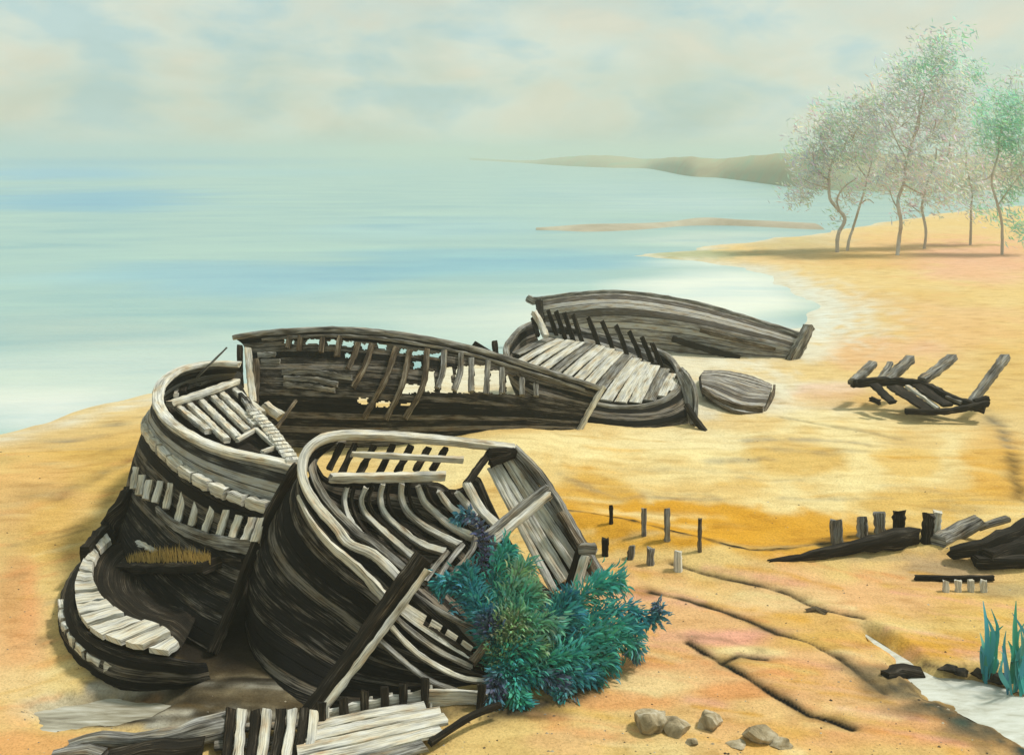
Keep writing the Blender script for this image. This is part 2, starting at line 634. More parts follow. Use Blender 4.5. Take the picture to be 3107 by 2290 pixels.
# sea
M_sea, t, p, a, K = attr_mat('sea water', 0.28, spec=0.35)
tc = N(t, 'ShaderNodeNewGeometry')
mp = N(t, 'ShaderNodeMapping')
mp.inputs['Scale'].default_value = (0.05, 0.16, 1)
K(tc.outputs['Position'], mp.inputs['Vector'])
n1 = N(t, 'ShaderNodeTexNoise', Scale=1.5, Detail=8.0, Roughness=0.6, Distortion=0.5)
K(mp.outputs[0], n1.inputs['Vector'])
r1 = ramp(t, [(0.33, (0.72, 0.86, 0.95)), (0.5, (1, 1, 1)), (0.66, (1.18, 1.12, 1.05))])
K(n1.outputs['Fac'], r1.inputs['Fac'])
m1 = N(t, 'ShaderNodeMix', _data_type='RGBA', _blend_type='MULTIPLY')
m1.inputs['Factor'].default_value = 1.0
K(a.outputs['Color'], m1.inputs['A'])
K(r1.outputs['Color'], m1.inputs['B'])
K(m1.outputs['Result'], p.inputs['Base Color'])
mp = N(t, 'ShaderNodeMapping')
mp.inputs['Scale'].default_value = (0.5, 1.6, 1)
K(tc.outputs['Position'], mp.inputs['Vector'])
n3 = N(t, 'ShaderNodeTexNoise', Scale=1.6, Detail=6.0, Roughness=0.6)
K(mp.outputs[0], n3.inputs['Vector'])
bp = N(t, 'ShaderNodeBump', Strength=0.35, Distance=0.12)
K(n3.outputs['Fac'], bp.inputs['Height'])
K(bp.outputs[0], p.inputs['Normal'])


def plain_noise(name, cols, scale, rough=0.9, bump=0.5, bd=0.02, spec=0.1, stretch=(1, 1, 1)):
    m, t, p = newmat(name)
    K = t.links.new
    g = N(t, 'ShaderNodeNewGeometry')
    mp = N(t, 'ShaderNodeMapping')
    mp.inputs['Scale'].default_value = stretch
    K(g.outputs['Position'], mp.inputs['Vector'])
    n = N(t, 'ShaderNodeTexNoise', Scale=scale, Detail=8.0, Roughness=0.65, Distortion=0.4)
    K(mp.outputs[0], n.inputs['Vector'])
    r = ramp(t, [(0.3, cols[0]), (0.5, cols[1]), (0.7, cols[2])])
    K(n.outputs['Fac'], r.inputs['Fac'])
    K(r.outputs['Color'], p.inputs['Base Color'])
    b = N(t, 'ShaderNodeBump', Strength=bump, Distance=bd)
    K(n.outputs['Fac'], b.inputs['Height'])
    K(b.outputs[0], p.inputs['Normal'])
    p.inputs['Roughness'].default_value = rough
    p.inputs['Specular IOR Level'].default_value = spec
    return m


M_pool = plain_noise('shallow water', ((0.34, 0.33, 0.26), (0.52, 0.53, 0.47), (0.62, 0.64, 0.60)), 3.0, rough=0.2, bump=0.3, bd=0.02, spec=0.5, stretch=(1, 3, 1))
M_rock = plain_noise('beach rock', ((0.07, 0.055, 0.03), (0.33, 0.27, 0.17), (0.60, 0.54, 0.42)), 6.0, bump=0.9, bd=0.04)
M_head = plain_noise('headland ground', ((0.34, 0.27, 0.16), (0.36, 0.34, 0.21), (0.24, 0.36, 0.24)), 0.05, stretch=(1, 2, 4))
M_bar = plain_noise('sandbar sand', ((0.28, 0.25, 0.18), (0.38, 0.34, 0.26), (0.46, 0.44, 0.34)), 0.2)
M_bark = plain_noise('tree bark', ((0.36, 0.31, 0.26), (0.47, 0.42, 0.36), (0.58, 0.54, 0.48)), 5.0, bump=0.8, stretch=(1, 1, 0.3))  # bark paled too, distance haze put into its colour
M_mud = plain_noise('dark wet mud', (BLK, (0.02, 0.018, 0.014), (0.09, 0.07, 0.045)), 5.0, bump=0.9, bd=0.04, rough=0.7)


def leaf_mat(name, rough=0.6, trans=0.25):
    m, t, p, a, K = attr_mat(name, rough, spec=0.2)
    K(a.outputs['Color'], p.inputs['Base Color'])
    tr = N(t, 'ShaderNodeBsdfTranslucent')
    K(a.outputs['Color'], tr.inputs['Color'])
    mx = N(t, 'ShaderNodeMixShader')
    mx.inputs[0].default_value = trans
    K(p.outputs[0], mx.inputs[1])
    K(tr.outputs[0], mx.inputs[2])
    K(mx.outputs[0], t.nodes['Material Output'].inputs['Surface'])
    return m


M_leaf = leaf_mat('shrub leaf', 0.5, 0.25)
M_tleaf = leaf_mat('tree leaf', 0.8, 0.6)

# ------------------------------------------------------------------ setting: ground
def axis(segs):
    out = []
    for a, b, st in segs:
        out += list(np.arange(a, b, st))
    out.append(segs[-1][1])
    return np.array(out)


def grow(a, b, s0, k=1.25):
    out, x, s = [], a, s0
    while x < b:
        out.append(x)
        x += s
        s *= k
    out.append(b)
    return np.array(out)


xs = np.concatenate([-grow(6.0, 3000, 0.06)[::-1], axis([(-5.97, 6.0, 0.026)])[:-1], grow(6.0, 3000, 0.04, 1.05)])
ys = np.concatenate([np.linspace(-12, 7.6, 12)[:-1], np.arange(7.6, 12.6, 0.028), np.arange(12.6, 20, 0.055), grow(20, 4200, 0.08, 1.03)])
X, Y = np.meshgrid(xs, ys, indexing='ij')
Xf, Yf = X.ravel(), Y.ravel()
Zf = np.concatenate([gh(Xf[i:i + 40000], Yf[i:i + 40000]) for i in range(0, len(Xf), 40000)])
V = np.stack([Xf, Yf, Zf], 1)
PX, PY, DD = proj(V)
ok = DD > 2
PX = np.where(ok, PX, -9999)
PY = np.where(ok, PY, 9999)

sandc = np.zeros((len(V), 3)) + np.array([0.64, 0.46, 0.185])
pn = fbm(Xf * 0.9, Yf * 0.9, 51)
pn2 = fbm(Xf * 2.6, Yf * 1.6, 57)


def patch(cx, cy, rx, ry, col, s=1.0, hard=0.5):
    """a colour patch lying on the beach around that spot, some painted as shade"""
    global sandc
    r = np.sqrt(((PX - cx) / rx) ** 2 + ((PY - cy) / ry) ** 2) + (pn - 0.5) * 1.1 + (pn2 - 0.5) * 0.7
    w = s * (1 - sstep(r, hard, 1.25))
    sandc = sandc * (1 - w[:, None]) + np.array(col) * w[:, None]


OCH, GOLD, CREAM = (0.58, 0.36, 0.085), (0.58, 0.30, 0.03), (0.72, 0.60, 0.31)
PEACH, PINK, ORAN = (0.66, 0.39, 0.19), (0.68, 0.34, 0.25), (0.64, 0.28, 0.10)
PALE, WET, BRNS, GRY = (0.66, 0.63, 0.50), (0.30, 0.24, 0.14), (0.17, 0.12, 0.055), (0.22, 0.20, 0.15)
for a in [
    # far beach and trees
    (920, 250, 200, 18, PEACH, .6), (980, 262, 90, 22, PINK, .6), (860, 262, 70, 14, OCH, .5), (800, 245, 60, 12, (0.36, 0.36, 0.2), .5),
    (690, 254, 60, 6, (0.22, 0.30, 0.16), .8), (740, 270, 30, 7, GRY, .5),
    (900, 330, 160, 45, OCH, .55), (860, 300, 60, 12, GOLD, .4), (960, 330, 80, 30, PEACH, .5), (1000, 380, 60, 40, OCH, .7),
    (880, 350, 60, 20, PINK, .35),
    (770, 345, 60, 22, PALE, .9), (740, 395, 75, 26, PALE, .9), (650, 365, 120, 30, PALE, .8), (820, 400, 50, 22, PALE, .6),
    (830, 392, 40, 10, PINK, .45), (850, 400, 70, 10, GOLD, .55),
    (470, 378, 120, 22, PALE, .95), (560, 385, 70, 22, PALE, .9), (330, 385, 120, 14, PALE, .7),
    # middle beach
    (700, 445, 140, 20, CREAM, .95), (860, 455, 140, 50, CREAM, .85), (640, 470, 90, 16, CREAM, .8), (800, 455, 56, 22, OCH, .75, .6), (905, 455, 36, 34, OCH, .65, .6), (1000, 470, 40, 50, GOLD, .7),
    (840, 500, 120, 22, CREAM, .9), (640, 500, 80, 10, CREAM, .4),
    (660, 525, 125, 26, GOLD, 1, .85), (790, 535, 95, 24, GOLD, .95, .75), (600, 505, 50, 22, GOLD, .8, .7), (940, 505, 90, 18, OCH, .8), (600, 490, 40, 16, OCH, .8), (610, 470, 60, 10, OCH, .4),
    (530, 440, 90, 10, CREAM, .9), (440, 460, 90, 25, CREAM, .9),
    # left beach
    (60, 440, 130, 20, OCH, .6), (90, 470, 110, 45, OCH, .7), (130, 440, 40, 30, OCH, .6), (40, 500, 60, 60, PEACH, .4), (60, 540, 70, 40, OCH, .6),
    (15, 640, 40, 110, PEACH, .8), (20, 600, 24, 60, ORAN, .5), (40, 690, 60, 26, CREAM, .5), (85, 706, 75, 18, (0.54, 0.50, 0.39), .8), (30, 745, 90, 18, ORAN, .6), (10, 560, 20, 80, (0.5, 0.32, 0.13), .5),
    (45, 640, 12, 8, BRNS, .4), (40, 490, 24, 10, BRNS, .3),
    (110, 455, 34, 10, BRNS, .18), (150, 700, 120, 26, WET, .7),
    # front right
    (720, 640, 200, 80, PEACH, .85), (860, 600, 160, 24, PEACH, .8), (930, 575, 90, 24, PEACH, .6), (760, 600, 80, 14, CREAM, .35),
    (725, 636, 60, 11, PINK, .9), (640, 660, 80, 12, ORAN, .55), (770, 668, 70, 10, ORAN, .5), (620, 700, 70, 10, ORAN, .6), (740, 690, 60, 10, ORAN, .7),
    (740, 652, 46, 7, CREAM, .8), (742, 666, 34, 5, CREAM, .7), (660, 682, 50, 14, CREAM, .5), (640, 735, 90, 12, CREAM, .4), (570, 740, 60, 12, PEACH, .6),
    (850, 640, 90, 12, OCH, .8), (950, 645, 80, 18, GOLD, .8), (800, 620, 70, 8, OCH, .6), (900, 720, 90, 22, PEACH, .9), (1000, 750, 60, 14, ORAN, .4),
    (830, 735, 120, 16, ORAN, .35), (830, 690, 60, 20, PEACH, .6), (980, 610, 60, 30, OCH, .5),
    (940, 570, 60, 12, GRY, .55), (1000, 590, 50, 10, WET, .6), (880, 555, 60, 8, GRY, .4), (900, 690, 40, 8, WET, .8), (950, 710, 50, 8, BRNS, .55), (1000, 730, 50, 9, BRNS, .6), (870, 670, 26, 8, WET, .6),
]:
    patch(*a)


PXY = np.stack([Xf, Yf], 1)


def streak(pts, wid, col, s, brk=0.35):
    global sandc
    P = PXY
    q_ = np.array([XY(p_[0], p_[1], 0.0) for p_ in pts])
    lo_, hi_ = q_.min(0) - wid * 4, q_.max(0) + wid * 4
    sel = np.where((Xf > lo_[0]) & (Xf < hi_[0]) & (Yf > lo_[1]) & (Yf < hi_[1]))[0]
    d = poly_dist(P[sel], q_)
    n = vnoise(Xf[sel] * 5, Yf[sel] * 5, 71)
    n2_ = vnoise(Xf[sel] * 16, Yf[sel] * 16, 73)
    w = s * np.exp(-(d / (wid * (0.35 + n))) ** 2) * np.clip((n2_ * 0.6 + n * 0.7 - brk + 0.45), 0, 1)
    sandc[sel] = sandc[sel] * (1 - w[:, None]) + np.array(col) * w[:, None]


# oily dark mud at the foremost hulls; shade painted between them and under shrub
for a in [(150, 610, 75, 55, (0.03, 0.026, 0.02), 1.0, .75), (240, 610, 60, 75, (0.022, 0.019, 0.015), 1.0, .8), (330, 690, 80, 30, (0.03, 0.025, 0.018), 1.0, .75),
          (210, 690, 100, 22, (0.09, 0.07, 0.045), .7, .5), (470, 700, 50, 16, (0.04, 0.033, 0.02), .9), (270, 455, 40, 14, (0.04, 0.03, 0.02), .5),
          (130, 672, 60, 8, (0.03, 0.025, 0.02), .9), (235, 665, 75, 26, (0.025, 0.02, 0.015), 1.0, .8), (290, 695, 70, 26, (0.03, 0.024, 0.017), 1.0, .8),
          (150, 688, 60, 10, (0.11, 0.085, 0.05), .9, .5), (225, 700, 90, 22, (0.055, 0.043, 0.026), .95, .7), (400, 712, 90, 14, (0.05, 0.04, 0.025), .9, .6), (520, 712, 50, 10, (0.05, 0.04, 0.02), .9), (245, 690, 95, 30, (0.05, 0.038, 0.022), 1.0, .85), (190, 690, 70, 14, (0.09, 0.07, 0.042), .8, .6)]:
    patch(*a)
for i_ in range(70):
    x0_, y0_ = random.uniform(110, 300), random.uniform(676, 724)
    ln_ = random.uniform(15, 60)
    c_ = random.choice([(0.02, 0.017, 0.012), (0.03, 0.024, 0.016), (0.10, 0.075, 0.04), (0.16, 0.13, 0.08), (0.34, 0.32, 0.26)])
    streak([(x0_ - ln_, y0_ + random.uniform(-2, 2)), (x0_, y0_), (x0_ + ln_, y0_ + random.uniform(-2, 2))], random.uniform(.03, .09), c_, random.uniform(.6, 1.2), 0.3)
for i_ in range(60):
    x0_, y0_ = random.uniform(0, 140), random.uniform(430, 720)
    ln_ = random.uniform(10, 40)
    streak([(x0_ - ln_, y0_ + ln_ * .3), (x0_, y0_), (x0_ + ln_, y0_ - ln_ * .3)], random.uniform(.04, .12), random.choice([BRNS, OCH, CREAM, ORAN, GRY]), random.uniform(.2, .5), 0.3)
for i_ in range(120):
    x0_, y0_ = random.uniform(560, 1024), random.uniform(570, 754)
    ln_ = random.uniform(12, 60)
    streak([(x0_ - ln_, y0_ - ln_ * .12), (x0_, y0_), (x0_ + ln_, y0_ + ln_ * .2)], random.uniform(.03, .10), random.choice([ORAN, CREAM, OCH, PINK, PEACH, GOLD]), random.uniform(.3, .7), 0.3)
for i_ in range(70):
    x0_, y0_ = random.uniform(520, 1024), random.uniform(400, 560)
    ln_ = random.uniform(15, 70)
    streak([(x0_ - ln_, y0_ + random.uniform(-4, 2)), (x0_, y0_), (x0_ + ln_, y0_ + random.uniform(-2, 4))], random.uniform(.05, .16), random.choice([CREAM, CREAM, OCH, GOLD, GRY]), random.uniform(.2, .6), 0.3)
LINE = (0.035, 0.027, 0.014)
for k, (wd, st) in {'a': (.044, 1.35), 'a2': (.04, 1.1), 'b': (.046, 1.1), 'c': (.042, 1.1), 'd': (.08, .6), 'e': (.08, .35), 'f': (.10, .7), 'g': (.12, .4)}.items():
    streak(CRACKS[k], wd * 2.6, (0.24, 0.19, 0.10), st * 0.35, 0.25)
    streak(CRACKS[k], wd, LINE, st, 0.12)
streak(RIDGE[:9], 0.07, LINE, 1.3, 0.5)
streak([(680, 955 / 1.5), (720, 640), (760, 652)], 0.05, BRNS, .5)
streak(RIDGE[8:], 0.22, LINE, 0.8)
streak([(600, 345), (680, 338), (760, 334), (800, 328), (818, 308), (802, 292), (772, 281), (738, 268)], 2.0, (0.62, 0.60, 0.50), 1.4, 0.1)
streak([(-60, 446), (0, 434), (40, 426), (75, 415), (120, 404), (155, 394)], 0.30, (0.62, 0.60, 0.50), 0.8, 0.2)
streak([(884, 680), (915, 700), (952, 716), (988, 735), (1024, 752)], 0.30, (0.13, 0.105, 0.065), 1.2, 0.1)  # shadow of the stream's lower bank painted in with its wet sand
streak([(902, 682), (925, 698), (958, 712), (990, 730), (1026, 746)], 0.06, (0.07, 0.055, 0.035), 0.7, 0.2)
streak([(925, 662), (945, 669), (975, 675), (1000, 680), (1030, 690)], 0.05, (0.05, 0.035, 0.03), 0.9, 0.2)
streak([(490, 716), (530, 708), (565, 700), (600, 680)], 0.14, (0.05, 0.04, 0.025), 1.0, 0.1)  # painted shade along the foot of the shrub
streak([(560, 480), (620, 500), (640, 498), (720, 500)], 0.12, GRY, 0.5)
wetb = np.exp(-np.abs(Zf + 0.12) / 0.07) * (Yf < 300)
wetb = wetb * (0.45 + 0.45 * (PX > 480)) * (Yf > 16.5)
sandc = sandc * (1 - wetb[:, None]) + np.array([0.60, 0.58, 0.48]) * wetb[:, None]
# oils dry out: keep sand inside the pools dark
nx, ny = len(xs), len(ys)
I = np.arange(nx * ny).reshape(nx, ny)
F = np.stack([I[:-1, :-1], I[1:, :-1], I[1:, 1:], I[:-1, 1:]], -1).reshape(-1, 4)


def grid_obj(name, V, F, mat, col=None):
    me = bpy.data.meshes.new(name)
    me.vertices.add(len(V))
    me.vertices.foreach_set('co', V.astype(np.float32).ravel())
    me.loops.add(F.size)
    me.loops.foreach_set('vertex_index', F.astype(np.int32).ravel())
    me.polygons.add(len(F))
    me.polygons.foreach_set('loop_start', np.arange(0, F.size, F.shape[1], dtype=np.int32))
    me.polygons.foreach_set('loop_total', np.full(len(F), F.shape[1], np.int32))
    me.update()
    me.validate()
    if col is not None:
        at = me.color_attributes.new('col', 'FLOAT_COLOR', 'POINT')
        at.data.foreach_set('color', np.concatenate([col, np.ones((len(col), 1))], 1).astype(np.float32).ravel())
    me.shade_smooth()
    me.materials.append(mat)
    o = bpy.data.objects.new(name, me)
    COL.objects.link(o)
    return o


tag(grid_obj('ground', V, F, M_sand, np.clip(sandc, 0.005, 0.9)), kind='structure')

# ------------------------------------------------------------------ setting: sea
sx = np.concatenate([-grow(3, 3000, 1.5, 1.06)[::-1], grow(3, 3000, 1.5, 1.06)])
sy = grow(12, 4200, 0.3, 1.03)
A, B = np.meshgrid(sx, sy, indexing='ij')
SV = np.stack([A.ravel(), B.ravel(), np.full(A.size, SEA)], 1)
SPX, SPY, _ = proj(SV)
seac = np.zeros((len(SV), 3)) + np.array([0.26, 0.42, 0.41])
sn = fbm(A.ravel() * 0.12, B.ravel() * 0.25, 81)
for cx, cy, rx, ry, col, s in [
    (80, 160, 260, 6, (0.05, 0.28, 0.46), 1), (60, 172, 120, 8, (0.10, 0.34, 0.54), .9), (80, 200, 150, 13, (0.09, 0.31, 0.48), .9), (260, 172, 150, 5, (0.2, 0.42, 0.5), .5),
    (230, 280, 160, 18, (0.16, 0.37, 0.48), .8), (520, 262, 170, 20, (0.13, 0.36, 0.47), .85), (420, 230, 120, 12, (0.22, 0.42, 0.5), .5), (60, 280, 80, 10, (0.22, 0.42, 0.5), .5),
    (640, 192, 120, 12, (0.28, 0.44, 0.46), .6), (690, 205, 110, 8, (0.36, 0.5, 0.52), .5),
    (150, 385, 240, 44, (0.46, 0.54, 0.50), .8), (420, 310, 200, 16, (0.42, 0.52, 0.47), .6), (720, 295, 110, 40, (0.66, 0.70, 0.64), .95), (640, 325, 220, 30, (0.62, 0.66, 0.60), .9), (60, 330, 110, 20, (0.40, 0.46, 0.40), .5),
    (720, 240, 90, 10, (0.48, 0.55, 0.5), .6), (40, 410, 120, 22, (0.60, 0.63, 0.59), .9), (620, 330, 200, 24, (0.52, 0.58, 0.54), .7),
]:
    r = np.sqrt(((SPX - cx) / rx) ** 2 + ((SPY - cy) / ry) ** 2) + (sn - 0.5) * 1.2
    w = (s * (1 - sstep(r, 0.4, 1.3)))[:, None]
    seac = seac * (1 - w) + np.array(col) * w
nx, ny = len(sx), len(sy)
I = np.arange(nx * ny).reshape(nx, ny)
SF = np.stack([I[:-1, :-1], I[1:, :-1], I[1:, 1:], I[:-1, 1:]], -1).reshape(-1, 4)
tag(grid_obj('sea', SV, SF, M_sea, seac), kind='structure')


def pool(name, xy, z):
    pts = np.array(xy)
    c = pts.mean(0)
    ring = np.array([c + (q - c) * 1.15 for q in cr(np.vstack([pts, pts[:1]]), 60)])
    V_ = [(c[0], c[1], z)] + [(q[0], q[1], z) for q in ring]
    F_ = [(0, i, i + 1) for i in range(1, len(ring))]
    me = bpy.data.meshes.new(name)
    me.from_pydata([tuple(map(float, v)) for v in V_], [], F_)
    bm = bmesh.new()
    bm.from_mesh(me)
    bmesh.ops.recalc_face_normals(bm, faces=bm.faces)
    bm.to_mesh(me)
    bm.free()
    me.materials.append(M_pool)
    o = bpy.data.objects.new(name, me)
    COL.objects.link(o)
    return tag(o, kind='structure')


pool('stream', stream_xy, -0.07)
M_pool = plain_noise('murky water', ((0.10, 0.08, 0.05), (0.30, 0.28, 0.21), (0.52, 0.51, 0.45)), 2.6, rough=0.15, bump=0.15, bd=0.02, spec=0.5, stretch=(0.6, 4, 1))
pool('puddle', puddle_xy, -0.092)

# ------------------------------------------------------------------ setting: far headland and sandbar
bot = [(470, 159.5), (523, 162.5), (560, 165), (607, 167), (647, 168), (688, 175), (720, 177), (769, 183), (801, 187), (860, 190), (940, 190), (1060, 188), (1300, 186)]
top = [(470, 158), (523, 160.5), (560, 157), (603, 155), (647, 158.5), (690, 156), (712, 159), (756, 155), (793, 153), (860, 153), (940, 154), (1060, 153), (1300, 154)]
bw = cr([Z(p_[0], p_[1], 0) for p_ in bot], 120)
rows = []
tp = cr([(p_[0], p_[1], 0) for p_ in top], 240)
for i, q in enumerate(bw):
    d = (q - C0) @ Fv
    pxq = CX + FPX * q[0] / d
    ty = np.interp(pxq, tp[:, 0], tp[:, 1])
    ct = W(pxq, ty, d * 1.10)
    zt = max(0.15, ct[2])
    row = []
    for k, (f, zz) in enumerate([(1.0, -0.3), (1.02, 0.35), (1.05, 0.6), (1.10, 1.0), (1.22, 0.75), (1.4, -0.3)]):
        b_ = C0 + (q - C0) * f
        row.append((b_[0], b_[1], zz if zz < 0 else zt * zz * (1 + 0.03 * random.uniform(-1, 1))))
    rows.append(row)
R_ = np.array(rows)
nu, nv = R_.shape[:2]
I = np.arange(nu * nv).reshape(nu, nv)
HF = np.stack([I[:-1, :-1], I[1:, :-1], I[1:, 1:], I[:-1, 1:]], -1).reshape(-1, 4)
tag(grid_obj('headland', R_.reshape(-1, 3), HF, M_head), kind='structure')

line = cr([Z(p_[0], p_[1], 0) for p_ in [(536, 227.5), (575, 226.5), (640, 225), (700, 222), (750, 222), (815, 225)]], 70)
rows = []
for i, q in enumerate(line):
    t_ = i / 69
    hw = (2.2 + 1.0 * math.sin(t_ * 9)) * min(1, t_ * 6 + 0.1)
    hz = (0.14 + 0.20 * math.exp(-((t_ - 0.62) / 0.1) ** 2)) * min(1, t_ * 5 + 0.1)
    rows.append([(q[0], q[1] + s_ * hw, -0.2 + (hz + 0.2) * (1 - s_ * s_)) for s_ in np.linspace(-1, 1, 7)])
R_ = np.array(rows)
nu, nv = R_.shape[:2]
I = np.arange(nu * nv).reshape(nu, nv)
HF = np.stack([I[:-1, :-1], I[1:, :-1], I[1:, 1:], I[:-1, 1:]], -1).reshape(-1, 4)
tag(grid_obj('sandbar', R_.reshape(-1, 3), HF, M_bar), kind='structure')


# ------------------------------------------------------------------ loft helper for hulls
def loft(rows, nu, nv):
    """rows: lists of (px,py,depth) from top to bottom -> grid (nu, nv, 3)"""
    R = np.array([pd(r, nu) for r in rows])           # (rows, nu, 3)
    g = np.zeros((nu, nv, 3))
    for i in range(nu):
        g[i] = cr(R[:, i], nv)
    return g


def on_px(grid):
    q = grid.reshape(-1, 3)
    x, y, _ = proj(q)
    return x.reshape(grid.shape[:2]), y.reshape(grid.shape[:2])


def PL(*pts):
    return [W(*p_) for p_ in pts]


# ================================================================== WRECK A: round-ended boat at the left
tA = thing('wrecked_boat', 'black boat wreck with rounded grey end and slatted deck, behind the ring of pale blocks', 'boat wreck', Z(213, 649, 0.0))
rimA = [(240, 364, 14.3), (215, 363, 14.3), (198, 365, 14.2), (179, 370, 13.9), (164, 381, 13.4), (158, 394, 12.9), (160, 408, 12.5), (173, 424, 12.0),
        (199, 440, 11.6), (231, 452, 11.3), (270, 460, 11.0), (297, 467, 10.8)]
r1A = [(232, 378, 14.9), (205, 385, 14.8), (178, 395, 14.4), (158, 408, 13.8), (146, 424, 13.1), (152, 438, 12.5), (164, 452, 12.05), (184, 470, 11.6),
       (210, 485, 11.25), (240, 498, 11.0), (272, 508, 10.75)]
r2A = [(230, 440, 15.0), (195, 445, 14.9), (165, 455, 14.5), (142, 466, 13.8), (129, 482, 13.1), (136, 498, 12.5), (158, 514, 11.95), (184, 530, 11.45),
       (216, 542, 11.05), (257, 549, 10.62)]
r3A = [(228, 500, 15.0), (200, 505, 14.6), (170, 510, 14.0), (140, 522, 13.2), (118, 545, 12.3), (132, 580, 11.5), (160, 612, 10.9), (188, 637, 10.4), (213, 652, 10.1)]
MB().shell(loft([r1A, r2A, r3A], 60, 26), 0.05, jit=0.006).build('hull', M_tar, tA)
MB().shell(loft([rimA, r1A], 60, 12), 0.05, jit=0.006).build('bulwark', M_greyplank, tA)
MB().beam(pd(rimA, 40), 0.14, 0.07, jit=0.05).build('gunwale', M_pale, tA)
b = MB()
r1f = pd([(p_[0] - 1, p_[1], p_[2] - 0.05) for p_ in r1A], 200)
cuts = [62, 84, 97, 109, 121, 133, 145, 156, 167, 177, 187, 199]
b.beam(r1f[60:84], 0.10, 0.09)
for c0, c1 in zip(cuts[1:-1], cuts[2:]):
    b.beam(r1f[c0:c1 - 1], 0.10, 0.12 * random.uniform(0.85, 1.1), jit=0.1, n=5)
b.build('rub_rail', M_pale, tA)
# exposed frames of the side
for (x0, y0), (x1, y1) in [((136, 470), (133, 486)), ((142, 478), (139, 492)), ((149, 483), (146, 497)), ((160, 484), (155, 500)), ((171, 486), (166, 506)), ((184, 494), (178, 519)), ((198, 501), (191, 523)), ((213, 508), (205, 529)),
                           ((226, 513), (219, 533)), ((239, 518), (232, 535)), ((252, 520), (245, 538)), ((261, 521), (255, 539))]:
    f_ = np.interp(x0, [134, 145, 260], [12.75, 12.1, 10.6])
    MB().beam(PL((x0 + .8, y0 - 3, f_), (x1, y1 + 2, f_ - 0.12)), 0.09, 0.05, jit=0.12).build('frame', M_pale, tA)
MB().beam(pd([(157, 509, 11.75), (170, 521, 11.5), (185, 530, 11.3), (215, 541, 10.92), (258, 547, 10.5)], 24), 0.06, 0.17, taper=(0.6, 1), jit=0.06).build('strake', M_grey, tA)
MB().beam(pd([(168, 540, 11.5), (190, 553, 11.2), (215, 560, 10.9), (243, 563, 10.55)], 20), 0.04, 0.10, taper=(0.5, 1)).build('strake', M_dark, tA)
MB().beam(pd([(298, 465, 10.75), (272, 510, 10.65), (254, 550, 10.5), (230, 611, 10.25), (212, 652, 10.08)], 30), 0.07, 0.12, jit=0.07).build('stem_post', M_dark, tA)
# deck
dk = [Z(x_, y_, 1.58) for x_, y_ in [(240, 372), (195, 370), (172, 384), (165, 400), (180, 424), (205, 440), (240, 452), (292, 463)]]
dk2 = [Z(x_, y_, 1.58) for x_, y_ in [(243, 376), (240, 380), (244, 390), (250, 400), (258, 412), (268, 425), (278, 440), (293, 460)]]
gA, gB = cr(dk, 30), cr(dk2, 30)
MB().shell(np.stack([gA * (1 - s_) + gB * s_ for s_ in np.linspace(0, 1, 8)], 1), 0.03).build('deck', M_dark, tA)
for (x0, y0), (x1, y1) in [((178, 407), (208, 431)), ((188, 403), (227, 440)), ((199, 399), (239, 438)), ((210, 394), (248, 431)), ((219, 391), (256, 426)), ((231, 387), (263, 413))]:
    MB().beam([Z(x0, y0, 1.69), Z(x1, y1, 1.69)], 0.095, 0.07, jit=0.08).build('deck_slat', M_pale, tA)
MB().beam([Z(169, 404, 1.76), Z(203, 393, 1.78), Z(237, 381, 1.78)], 0.13, 0.08, jit=0.08).build('thwart', M_pale, tA)
MB().beam([Z(182, 392, 1.74), Z(190, 372, 1.74)], 0.10, 0.06).build('deck_plank', M_dark, tA)
MB().beam([Z(197, 384, 1.72), Z(228, 372, 1.72)], 0.14, 0.05).build('deck_plank', M_grey, tA)
MB().beam([Z(176, 395, 1.72), Z(181, 377, 1.72)], 0.07, 0.05).build('deck_plank', M_pale, tA)
b = MB()
ed = cr([Z(252, 410, 1.76), Z(262, 420, 1.75), Z(273, 433, 1.74), Z(284, 448, 1.73), Z(294, 462, 1.72)], 120)
for c0 in range(0, 118, 8):
    b.beam(ed[c0:c0 + 7], 0.15, 0.05, n=3, jit=0.09)
b.build('covering_board', M_pale, tA)
MB().beam([Z(245, 398, 1.75), Z(253, 412, 1.75)], 0.11, 0.06).build('covering_board', M_grey, tA)
b = MB()
b.beam([Z(237, 440, 1.70), Z(256, 429, 1.72)], 0.05, 0.05).beam([Z(256, 429, 1.72), Z(276, 447, 1.7)], 0.05, 0.05).beam([Z(276, 447, 1.70), Z(262, 452, 1.70)], 0.05, 0.05)
b.build('hatch_coaming', M_pale, tA)
sideA = loft([[(240, 392, 13.7), (252, 406, 13.0), (264, 421, 12.3), (279, 441, 11.6), (297, 466, 10.82)],
              [(240, 440, 14.3), (254, 455, 13.4), (262, 470, 12.5), (268, 490, 11.6), (270, 512, 10.75)],
              [(240, 520, 14.0), (240, 530, 13.2), (240, 555, 12.2), (232, 590, 11.2), (213, 651, 10.12)]], 40, 20)
MB().shell(sideA, 0.05).build('hull', M_tar, tA)

o = MB().beam(PL((197, 377, 14.05), (211, 363, 13.95), (227, 347, 13.85)), 0.035, 0.035, jit=0.1, taper=(1, 0.6)).build('pole', M_grey)
tag(o, 'thin weathered pole sticking up from the round boat end', 'pole')

